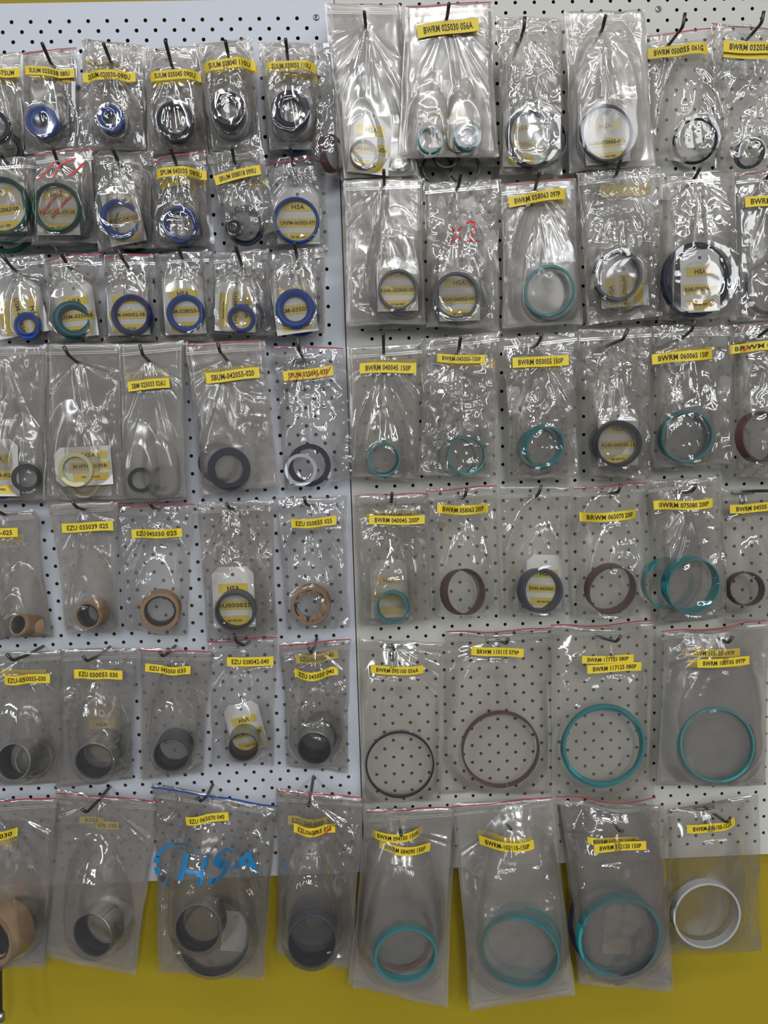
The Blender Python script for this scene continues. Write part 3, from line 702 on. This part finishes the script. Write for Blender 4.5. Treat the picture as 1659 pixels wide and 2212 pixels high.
    s=[('EZU 065070 040', 448, 1767, 92, 19, 3)], r=[rg('bush', (427,2007), 51, 48, 'steel', L=34, off=(14,-22)), rg('bush', (464,2026), 75, 72, 'black', L=30, off=(4,-14), lev=1, w='large bushing')], t=[tg((506,2012), 52, 92, -8, lev=1, plain=1)]),
 st('g4', 'stickered 060065 050', ((670,1727), (667,1741), None), (598,1702, 788,1724, 762,2092, 598,2052), D=44, D1=44, cr=.8, nb=1, z='r', hz=.08,
    s=[('EZU060065 050', 679, 1794, 90, 20, -3)], g=[(664, 1775, 84, 20, -3, 'EZU 060 080')], r=[rg('bush', (674,2035), 53, 50.5, 'grey', L=42, off=(2,-26)), rg('bush', (676,2004), 53, 50, 'black', L=28, off=(1,-14), lev=1), rg('bush', (677,1990), 53, 20, 'black', L=12, off=(1,-6), lev=2)],
    x=[('marker', [(660,1786),(654,1800)], 3), ('marker', [(690,1788),(676,1806)], 3), ('marker', [(714,1790),(697,1806)], 3)]),
 # ---- top row, right board
 st('h1', 'tagged 040035 056', ((790,55), (787,26), None), (700,6, 864,10, 902,378, 742,385), D=60, cr=.28, nb=2, hz=.24,
    r=[rg('guide', (785,332), 30, 26, 'black', L=6, gap=(88,94)), rg('guide', (858,335), 30, 26, 'black', L=6, lev=1)], t=[tg((800,304), 90, 138, -7, ('HSA', 'RS40-040035-056', '040 035 0056')), tg((838,312), 84, 134, -12, ('', '', ''), lev=1, mat='tancard')]),
 st('h2', 'stickered 025030 056', ((966,36), (970,8), None), (872,12, 1063,4, 1077,338, 858,342), D=74, cr=.4, nb=3, z='r', hz=.2,
    s=[('BWRM 025030 056A', 967, 62, 133, 27, 6)], g=[(972, 72, 128, 22, 5)], r=[rg('guide', (930,302), 27, 23.5, 'teal', L=7, gap=(262,274)), rg('guide', (1010,298), 26, 22.5, 'teal', L=9, gap=(20,34), yaw=15, w='tilted guide ring'), rg('guide', (990,303), 27, 24, 'black', lev=1, L=6), rg('guide', (965,330), 32, 28, 'black', lev=2, L=6), rg('guide', (1005,362), 34, 29, 'black', lev=3, L=6), rg('guide', (945,362), 34, 29, 'black', lev=3, L=6, w='lower-left guide ring')], t=[tg((962,270), 96, 132, 1, ('HSA', 'BWRM-025030', ''), lev=1)]),
 st('h3', 'tagged 075070 061', ((1124,86), (1134,36), (1132,60)), (1070,36, 1217,41, 1213,375, 1078,378), D=66, cr=1.0, nb=1,
    r=[rg('guide', (1148,300), 61, 53, 'ink_navy', L=6, yaw=24), rg('guide', (1172,300), 57, 51, 'slate', L=6, lev=1)], t=[tg((1126,296), 80, 124, -2, ('HSA', 'RS40-075070-061', '075 070 0061')), tg((1160,304), 78, 122, -22, ('HSA', '', ''), lev=1)]),
 st('h4', 'tagged 070065 072', ((1301,64), (1308,34), None), (1216,26, 1392,22, 1414,356, 1228,374), D=68, cr=.6, nb=2, hz=.16,
    r=[rg('guide', (1312,287), 60, 54, 'ink_navy', L=7, yaw=8), rg('guide', (1302,297), 59, 53, 'ink_navy', L=7, lev=1), rg('guide', (1318,305), 58, 52, 'slate', L=7, lev=2)], t=[tg((1309,292), 98, 118, 5, ('HSA', 'RS40-070065-072', '070 0065 0063'))]),
 st('h5', 'stickered 050055 061', ((1449,91), (1480,28), (1475,58)), (1395,74, 1546,60, 1550,350, 1405,346), D=26, D1=18, cr=.6, nb=0, z='r', hz=.10,
    s=[('BWRM 050055 061G', 1462, 113, 128, 22, 2)], r=[rg('guide', (1500,306), 46, 41, 'ink_navy', L=9, gap=(112,152), off=(4,-3), w='wide-gapped guide ring')]),
 st('h6', 'stickered 032036 096', ((1622,76), (1650,24), (1645,50)), (1533,48, 1700,66, 1700,366, 1545,360), D=34, D1=24, cr=1.1, nb=0, z='r',
    s=[('BWRM 032036 096', 1627, 105, 136, 24, -3)], g=[(1612, 118, 100, 16, -2)], r=[rg('guide', (1622,331), 30, 26, 'ink_navy', L=11, off=(-7,2))]),
 # ---- second row, right board
 st('i1', 'tagged 050045 097', ((830,396), (829,368), None), (742,388, 911,385, 920,698, 748,702), D=72, cr=.7, nb=2, hz=.18,
    r=[rg('guide', (860,625), 43, 37.5, 'ink_navy', L=8), rg('guide', (866,640), 42, 37, 'black', L=8, lev=1), rg('guide', (842,650), 42, 37, 'black', lev=2)], t=[tg((858,612), 88, 118, 0, ('HSA', 'RS40-050045-09', '050 045 0097'))]),
 st('i2', 'marked x2 in red', ((990,403), (996,374), None), (914,395, 1079,385, 1078,712, 922,705), D=66, cr=1.25, nb=1,
    r=[rg('guide', (987,638), 50, 44, 'ink_navy', L=9), rg('guide', (1000,652), 49, 43, 'black', lev=1)], t=[tg((992,630), 88, 124, 0, ('HSA', 'RS40-060055-097', '060 055 0097'))],
    x=[('marker', [(975,491),(985,504),(997,519)], 5), ('marker', [(998,488),(984,508),(971,527)], 5), ('marker', [(1006,484),(1016,478),(1026,482),(1027,496),(1018,512),(1008,521),(1022,519),(1036,522)], 5)]),
 st('i3', 'stickered 058063 097', ((1155,411), (1165,366), (1163,380)), (1080,396, 1242,386, 1256,700, 1084,708), D=64, cr=.55, nb=1, z='r', hz=.2,
    s=[('BWRM 058063 097P', 1160, 427, 122, 22, 7)], g=[(1168, 442, 118, 18, 0, 'BWRM-058063-097P')], r=[rg('guide', (1185,628), 54, 48.5, 'teal', L=9, off=(2,2)), rg('guide', (1190,640), 53, 49, 'teal', lev=1)]),
 st('i4', 'tagged 070065 097 sideways', ((1331,378), (1341,344), None), (1247,374, 1428,360, 1428,684, 1268,702), D=66, cr=1.45, nb=1,
    g=[(1350, 412, 110, 24, 3)], r=[rg('guide', (1335,594), 53, 47, 'ink_navy', L=9, gap=(172,205)), rg('guide', (1345,625), 50, 45, 'green', lev=1)], t=[tg((1348,616), 104, 92, 4, ('HSA', 'RS40-070065-097', ''), v=-1)]),
 st('i5', 'tagged 090084 097', ((1495,393), (1513,361), (1510,368)), (1429,376, 1587,365, 1597,686, 1425,692), D=70, cr=1.0, nb=1,
    r=[rg('guide', (1506,604), 79, 70, 'ink_navy', L=9, yaw=10), rg('guide', (1515,600), 75, 67, 'black', lev=1)], t=[tg((1512,607), 86, 132, 2, ('HSA', 'RS40-090084-097', '090 084 0097'), up=.013)]),
 st('i6', 'cut by the right photo edge', ((1655,388), (1664,372), None), (1585,373, 1730,362, 1730,692, 1592,694), D=54, cr=.9, nb=1, z='r', hz=.16,
    s=[('BWRM 050045', 1668, 434, 122, 22, 3)], r=[rg('guide', (1668,620), 58, 52, 'black', L=9, lev=1)]),
 # ---- third row, right board
 st('j1', 'stickered 040045 150', ((829,763), (828,722), None), (750,750, 913,742, 908,1036, 760,1030), D=58, cr=.7, nb=1,
    s=[('BWRM 040045 150P', 838, 795, 122, 22, -1)], g=[(845, 784, 110, 16, 0)], r=[rg('guide', (829,993), 36, 32, 'teal', L=13), rg('guide', (826,990), 35, 31, 'navy', L=12, lev=1)]),
 st('j2', 'stickered 045050 150', ((991,756), (995,730), None), (912,732, 1080,716, 1066,1032, 900,1026), D=64, cr=1.6, nb=1,
    s=[('BWRM-045050-150P', 996, 775, 104, 18, -4)], g=[(1010, 787, 120, 16, -2)], r=[rg('guide', (1008,984), 41, 38, 'teal', L=12), rg('guide', (988,988), 41, 38, 'teal', L=12, lev=1)]),
 st('j3', 'stickered 050055 150', ((1159,746), (1170,720), (1167,734)), (1083,730, 1248,715, 1250,1032, 1105,1034), D=62, cr=1.15, nb=1,
    s=[('BWRM 050055 150P', 1168, 781, 122, 22, 2)], g=[(1158, 786, 116, 20, 2)], r=[rg('guide', (1178,966), 45, 41, 'teal', L=13, off=(-10,-4)), rg('guide', (1164,970), 45, 41, 'teal', L=13, lev=1)]),
 st('j4', 'tagged 060055 15', ((1324,742), (1357,709), (1346,733)), (1249,712, 1409,706, 1406,1036, 1275,1028), D=64, cr=1.35, nb=1,
    r=[rg('guide', (1336,959), 50, 43, 'ink_navy', L=14, off=(-5,-2)), rg('guide', (1325,957), 48, 42, 'slate', L=13, lev=1)], t=[tg((1335,945), 88, 122, 0, ('HSA', 'RS40-060055-15', '060 055 015'))]),
 st('j5', 'stickered 060065 150', ((1474,730), (1503,690), (1495,712)), (1411,702, 1582,704, 1584,1002, 1411,1012), D=62, cr=1.15, nb=1,
    s=[('BWRM 060065 150P', 1481, 769, 131, 22, 4)], g=[(1484, 760, 126, 18, 3)], r=[rg('guide', (1485,943), 55, 51, 'teal', L=13, off=(-6,-1)), rg('guide', (1478,945), 52, 48, 'slate', L=13, lev=1)]),
 st('j6', 'cut by the right photo edge', ((1634,729), (1665,708), None), (1582,702, 1730,690, 1730,1032, 1588,1032), D=54, cr=1.0, nb=1, z='r',
    s=[('BRWM 063068', 1650, 748, 136, 19, 2)], r=[rg('guide', (1648,943), 55, 51, 'brown', L=14, off=(-18,2))],
    x=[('marker', [(1600,752),(1612,746),(1606,758),(1626,744)], 2.5)]),
 # ---- fourth row, right board
 st('k1', 'stickered 040045 200', ((845,1086), (847,1065), None), (768,1066, 926,1065, 936,1340, 778,1352), D=42, cr=.75, nb=1, z='r', hz=.10,
    s=[('BWRM 040045 200P', 857, 1123, 120, 19, -1)], g=[(845, 1112, 110, 16, 0, 'BWRM 044049 200')], r=[rg('guide', (846,1313), 35, 32, 'teal', L=18, off=(4,-5))], t=[tg((840,1272), 80, 126, 0, ('HSA', '', ''), lev=1)]),
 st('k2', 'stickered 058063 200', ((999,1076), (1008,1056), (1005,1071)), (918,1056, 1074,1048, 1086,1326, 938,1336), D=40, D1=32, cr=.5, nb=0, z='r', hz=.10,
    s=[('BWRM 058063 200P', 1003, 1101, 112, 20, -2)], r=[rg('guide', (1008,1278), 50, 47.5, 'brown', L=18, off=(-18,1))]),
 st('k3', 'tagged 065060 200', ((1157,1074), (1170,1048), (1163,1068)), (1077,1050, 1236,1050, 1236,1332, 1088,1332), D=40, D1=32, cr=.6, nb=0, hz=.10,
    r=[rg('guide', (1174,1276), 48, 42, 'slate', L=20, off=(-16,-2))], t=[tg((1176,1256), 80, 116, -4, ('HSA', 'RS40-065060-20', '065 060 020'))]),
 st('k4', 'stickered 065070 200', ((1313,1066), (1342,1046), (1335,1064)), (1236,1050, 1399,1042, 1405,1332, 1244,1336), D=40, D1=32, cr=.65, nb=0, z='r', hz=.12,
    s=[('BRWM 065070 200P', 1324, 1116, 122, 20, 2)], r=[rg('guide', (1324,1276), 54, 51.5, 'brown', L=18, off=(-12,-9))]),
 st('k5', 'stickered 075080 200', ((1481,1064), (1504,1047), (1497,1060)), (1401,1040, 1556,1025, 1564,1330, 1424,1346), D=44, cr=.8, nb=1, hz=.14,
    s=[('BWRM 075080 200P', 1483, 1091, 118, 20, 3)], r=[rg('guide', (1499,1267), 61, 58, 'teal', L=19, off=(-15,-8)), rg('guide', (1448,1262), 55, 52, 'teal', L=18, lev=1)]),
 st('k6', 'stickered 045051 225', ((1604,1062), (1662,1060), None), (1557,1056, 1730,1056, 1730,1342, 1560,1344), D=18, D1=14, cr=.12, nb=0, hz=.05, base=True,
    s=[('BWRM 045051 225P', 1638, 1096, 126, 19, 1)], r=[rg('guide', (1615,1272), 37, 34.5, 'brown', L=21, off=(-12,-1))]),
 # ---- fifth row, right board
 st('l1', 'stickered 095100 056', ((847,1393), (851,1403), None), (774,1378, 962,1390, 952,1732, 778,1734), D=16, D1=12, cr=.12, nb=0, hz=.03, base=True,
    s=[('BWRM 095100 056A', 858, 1448, 114, 18, -2)], r=[rg('guide', (864,1653), 74.5, 71, 'black', L=6, gap=(127,128.5))]),
 st('l2', 'stickered 110115 079', ((1072,1380), (1098,1379), (1094,1391)), (964,1362, 1197,1360, 1192,1716, 946,1714), D=18, D1=12, cr=.25, nb=0, z='r', hz=.03, base=True,
    s=[('BRWM 110115 079P', 1075, 1408, 113, 19, -5)], r=[rg('guide', (1082,1621), 85, 80.5, 'brown', L=8, gap=(278,280))]),
 st('l3', 'stickered 117125 080', ((1303,1379), (1341,1373), (1332,1386)), (1192,1350, 1420,1345, 1412,1732, 1197,1722), D=28, D1=20, cr=.4, nb=0, z='r', hz=.08,
    s=[('BWRM 117125 080P', 1326, 1441, 118, 19, 1)], g=[(1313, 1424, 112, 17, -1, 'BWRM 117125 080P')], r=[rg('guide', (1306,1611), 90, 84, 'teal', L=7, up=.006), rg('guide', (1301,1616), 89, 84, 'teal', L=6, w='rearmost thin guide ring')]),
 st('l4', 'stickered 100105 097', ((1549,1377), (1583,1375), (1574,1389)), (1434,1364, 1668,1345, 1652,1690, 1418,1692), D=40, D1=36, cr=.35, nb=2, z='r', hz=.22,
    s=[('BWRM 100105 097P', 1563, 1430, 115, 19, 1)], g=[(1540, 1411, 116, 18, 1, 'BRWM 115120 097P'), (1546, 1434, 116, 16, 0)], r=[rg('guide', (1550,1610), 80, 75.5, 'teal', L=10, off=(-6,-4), gap=(134,135)), rg('guide', (1556,1614), 80, 74, 'slate', L=9, lev=1), rg('guide', (1545,1626), 74, 66, 'brown', L=9, lev=2)]),
 # ---- bottom row, right board
 st('m1', 'stickered 084090 150', ((864,1788), (867,1805), None), (789,1748, 980,1743, 958,2166, 752,2122), D=42, D1=46, cr=.45, nb=2, z='r', hz=.17,
    s=[('BWRM 084090 150P', 876, 1840, 112, 20, -7)], g=[(860, 1813, 112, 19, 0, 'BWRM 094100 150P')], r=[rg('guide', (877,2066), 69, 63, 'teal', L=13, off=(-2,-15)), rg('guide', (862,2018), 74, 66, 'brown', L=13, lev=1, off=(2,-8)), rg('guide', (868,2008), 70, 64, 'teal', L=13, lev=2)]),
 st('m2', 'stickered 102110 150', ((1091,1776), (1104,1791), None), (976,1736, 1196,1722, 1234,2140, 1014,2176), D=42, D1=46, cr=.65, nb=1, z='r', hz=.19,
    s=[('BWRM-102110-150P', 1099, 1834, 114, 21, 4)], g=[(1094, 1823, 112, 16, 3)], r=[rg('guide', (1123,2060), 84, 79.5, 'teal', L=14, off=(1,-15)), rg('guide', (1130,2036), 80, 76, 'teal', L=14, lev=1, off=(2,-14))]),
 st('m3', 'stickered 112120 150', ((1318,1768), (1347,1795), (1338,1795)), (1208,1728, 1430,1738, 1451,2130, 1254,2112), D=40, D1=44, cr=.6, nb=2, z='r', hz=.15,
    s=[('BWRM 112120 150P', 1339, 1828, 113, 20, 2)], g=[(1325, 1816, 110, 16, -2, 'BWRM 112120 150P')], r=[rg('guide', (1340,2027), 93, 86, 'teal', L=14, off=(-8,-14), gap=(158,159)), rg('guide', (1322,2008), 93, 84, 'ink_navy', L=14, lev=1, off=(0,-8))], t=[tg((1344,2008), 80, 112, -4, ('HSA', 'RS40-110115', ''), lev=2)]),
 st('m4', 'stickered 096100 152', ((1523,1745), (1577,1772), (1568,1776)), (1442,1748, 1640,1716, 1646,2054, 1436,2062), D=22, D1=16, cr=.12, nb=0, hz=.04, base=True,
    s=[('BWRM-096100-152A', 1540, 1787, 110, 19, 5)], r=[rg('guide', (1528,1979), 74, 69, 'white', L=14, off=(-9,-12))]),
]
ORD = {1: 'just behind', 2: 'second behind', 3: 'third behind', 4: 'fourth behind'}
LAY = {0: '', 1: 'one layer back, ', 2: 'two layers back, ', 3: 'three layers back, '}
ROWW = {'a': ('top', 'white'), 'b': ('second', 'white'), 'c': ('third', 'white'), 'd': ('fourth', 'white'), 'e': ('fifth', 'white'), 'f': ('sixth', 'white'), 'g': ('bottom', 'white'),
        'h': ('top', 'cream'), 'i': ('second', 'cream'), 'j': ('third', 'cream'), 'k': ('fourth', 'cream'), 'l': ('fifth', 'cream'), 'm': ('bottom', 'cream')}
NTH = ['', 'first', 'second', 'third', 'fourth', 'fifth', 'sixth', 'seventh']
def build_station(S, seed):
    q = S['q']; hk = S['hk']; row, brd = ROWW[S['id'][0]]
    pos = '%s bag of %s row, %s board' % (NTH[int(S['id'][1])], row, brd)
    who = pos
    rd = random.Random(seed)
    hp = hk[0] if hk else ((q[0] + q[2]) / 2, (q[1] + q[3]) / 2 + 25)
    Ls = [r['L'] for r in S['r'] if r['lev'] > 0] + ([S['r'][0]['L']] if S['stk'] else [])
    step = min(max([0.009] + [l / 1000 + .005 for l in Ls]), 0.034)
    nb = max([S['nb']] + [r['lev'] for r in S['r']] + [t['lev'] for t in S['t']] + ([S['stk'][0]] if S['stk'] else []))
    add = max(0.0, nb * step + 0.006 - S['D1'])
    S = dict(S); S['D'] = S['D'] + add; S['D1'] = S['D1'] + add
    if hk: hook(hk[0], hk[1], hk[2], S['D'], 'dark wire hook holding the ' + who, S['base'], S['base'] or S['id'][0] in 'abcdhij') if hk[2] is None else hook(hk[0], hk[1], hk[2], S['D'], 'dark bent-tipped wire hook holding the ' + who, S['base'], S['base'] or S['id'][0] in 'abcdhij')
    rings = list(S['r'])
    if S['stk']:
        n, dx, dy, col = S['stk']; base = rings[0]
        for k in range(1, n + 1):
            c = dict(base); c['c'] = (base['c'][0] + dx * k, base['c'][1] + dy * k); c['col'] = col; c['lev'] = k; rings.append(c)
    for lev in range(nb + 1):
        D = S['D'] - step * lev; D1 = S['D1'] - step * lev
        qq = list(q)
        if lev:
            ox = S['bo'][0] * lev * rd.uniform(-.6, 1.1); oy = S['bo'][1] * lev * rd.uniform(.2, 1.0)
            for i in range(4): qq[2 * i] += ox + rd.uniform(-3, 3); qq[2 * i + 1] += (oy if i > 1 else oy * .3) + rd.uniform(-2, 2)
        bg = Bag(qq, D, D1)
        where = LAY[lev] + 'in ' + pos
        # tags first (they lie behind the rings), then rings
        for t in S['t']:
            if t['lev'] != lev: continue
            pz = P(*t['c'], D)[2]; d = float(bg.D(np.array(pz))) + 0.0016 + t.get('up', 0)
            nm = ('tan' if t.get('mat') == 'tancard' else 'white') + ' paper tag ' + where
            paper_tag(t, d, nm)
            c = P(*t['c'], d); bg.cont.append((c[0], c[2], scale_at(c) * t['w'] * .5, d + .001, 0.0))
        for r in rings:
            if r['lev'] != lev: continue
            pz = P(*r['c'], D)[2]; d = float(bg.D(np.array(pz))) + 0.0034
            r = dict(r); r['up'] = r.get('up', 0.0)
            ring(r, bg, d, where)
        # stickers and what is written on the bag; the film lies flat under them
        c0 = P(*hp, D)
        strk = S['s'] if lev == 0 else ([(g_[5] if len(g_) > 5 else '', *g_[:5]) for g_ in S['g']] if lev == 1 else [])
        if nb == 0 and lev == 0: strk = list(strk) + [(g_[5] if len(g_) > 5 else '', *g_[:5]) for g_ in S['g']]
        for s_ in strk:
            c = P(s_[1], s_[2], D); m = scale_at(c); bg.flat.append((c[0], c[2], s_[3] * m / 2 * .96, s_[4] * m / 2 * .9, math.radians(s_[5])))
        front = lev == 0
        V, F, fm = bag_mesh(bg, seed + lev * 31, S['cr'] * (1.2 if S['cr'] > .6 else 1) if front else S['cr'] * .6, (c0[0], c0[2]), 0.0012 if front else 0.0030, front)
        hz = S['hz']
        o = mesh_np('zip_bag', V, F, None, True, mats=[get_film(hz * .15, 'smooth' if S['cr'] < .76 and hz >= .16 else ('crisp' if S['cr'] > .8 else 'front')), get_film(hz * 1.5, 'back')] if front else [get_film(hz * .55, 'behind'), get_film(hz * (2.4 if lev == nb else .6), 'back')], fm=fm)
        if front: tag(o, 'clear zip bag %s, %s' % (S['who'], pos), 'bag')
        else: tag(o, 'hazy clear bag hanging %s the %s' % (ORD[lev], pos), 'bag', 'spare bags hanging behind others')
        for i_, s_ in enumerate(strk):
            st_ = sticker(bg, o, s_[0], s_[1], s_[2], s_[3], s_[4], s_[5], 0.0007 if s_[3] > 70 else 0.0003, lift=(0.0010 if lev else 0.0030 if (nb == 0 and S['g'] and S['s']) else 0.0016) if (lev or i_ < len(S['s'])) else 0.0004)
            if i_ and lev == 0: st_['label'] = 'second yellow sticker'
        # zip seal and coloured stripe along the top
        (x0, y0), (x1, y1) = (qq[0], qq[1]), (qq[2], qq[3])
        Lp = math.hypot(x1 - x0, y1 - y0); an = math.degrees(math.atan2(-(y1 - y0), x1 - x0))
        sx, sy = (y1 - y0) / Lp, (x1 - x0) / Lp
        hseal = 18
        for k, dd in ((0, hseal), (1, hseal + 4)):
            f, mpp, c, d = surf_map(bg, (x0 + x1) / 2 - sx * dd, (y0 + y1) / 2 + sy * dd, an, 0.0006, 0.0)
            if lev == 0: strip(f, (Lp - 6) * mpp, 2.2 * mpp, 'zip_seal', M['seamfilm'], o, 10)
        if S['z'] and lev == 0:
            f, mpp, c, d = surf_map(bg, (x0 + x1) / 2 - sx * 3, (y0 + y1) / 2 + sy * 3, an, 0.0008, 0.0008)
            ln = strip(f, (Lp - 3) * mpp, (2.0 if S['z'] == 'r' else 3.2) * mpp, 'zip_stripe', M['redline' if S['z'] == 'r' else 'blueline'], o, 16)
            ln['label'] = 'red stripe along the opening' if S['z'] == 'r' else 'blue stripe along the opening'
        if lev == 0:
            for xx in S['x']:
                if xx[0] == 'marker': stroke(xx[1], xx[2], bg, o, 'marker')
        yield lev, bg, o
KEEP = {}
for n_, S in enumerate(STATIONS):
    for lev, bg, o in build_station(S, 3 + n_ * 7):
        if lev == 0: KEEP[S['id']] = (bg, o)

# the printed logo of the blue-striped bag
bg, o = KEEP['g3']
V, F = fine_text('HSA', 0.07)
mpp = scale_at(P(470, 1882, bg.d0)); wd = V[:, 0].max() - V[:, 0].min(); hd = V[:, 1].max() - V[:, 1].min()
c0 = P(479, 1856, bg.d0 + 0.01); an = math.radians(-14)
lx = V[:, 0] / wd * 160 * mpp; ly = V[:, 1] / hd * 46 * mpp
X = c0[0] + lx * math.cos(an) - ly * math.sin(an); Z = c0[2] + lx * math.sin(an) + ly * math.cos(an); Z = Z - Z.mean() + c0[2]
mesh_np('printed_logo', np.column_stack([X, -(bg.front(X, Z) + 0.0028), Z]), F, M['logo'], False, o)
def arc(cx, cy, rx, ry, a0, a1, w0, w1, mat, rot=0):
    n = 14
    pts = []
    for i in range(n + 1):
        a = math.radians(a0 + (a1 - a0) * i / n); pts.append((cx + rx * math.cos(a), cy - ry * math.sin(a), w0 + (w1 - w0) * i / n))
    W = []
    for (px, py, w_) in pts:
        p = P(px, py, bg.d0); dd = float(bg.front(np.array(p[0]), np.array(p[2]))) + .0026; W.append((Vector(P(px, py, dd)), w_))
    m = scale_at(np.array(W[0][0])); V = []
    for i, (p, w_) in enumerate(W):
        t = (W[min(i + 1, n)][0] - W[max(i - 1, 0)][0]).normalized(); nn = Vector((-t.z, 0, t.x)) * (w_ * m / 2); V += [tuple(p + nn), tuple(p - nn)]
    mesh_np('printed_arc', V, [(2 * i, 2 * i + 1, 2 * i + 3, 2 * i + 2) for i in range(n)], M[mat], False, o)
arc(386, 1868, 50, 46, 158, 25, 9, 2.5, 'logo'); arc(392, 1866, 54, 50, 178, 161, 13, 11, 'logo'); arc(392, 1870, 53, 46, 202, 184, 13, 13, 'logo')
arc(394, 1874, 52, 42, 222, 206, 14, 15, 'logodark'); arc(394, 1874, 52, 46, 240, 225, 17, 16, 'logo')
# thin rod with a bright nut at the lower left edge
pts = [P(-1, 1985, .03), P(1, 2080, .035), P(2, 2185, .04)]
V, F = tube(pts, 0.0022, 8); o = mesh_np('hanging_rod', V, F, M['wire'], True); tag(o, 'thin dark rod hanging at the lower left corner of the yellow wall', 'rod')
V, F = tube([P(2, 2188, .04), P(3, 2204, .04)], 0.0052, 8); nn_ = mesh_np('bright_nut', V, F, M['zinc'], True, o); nn_['label'] = 'shiny metal end'
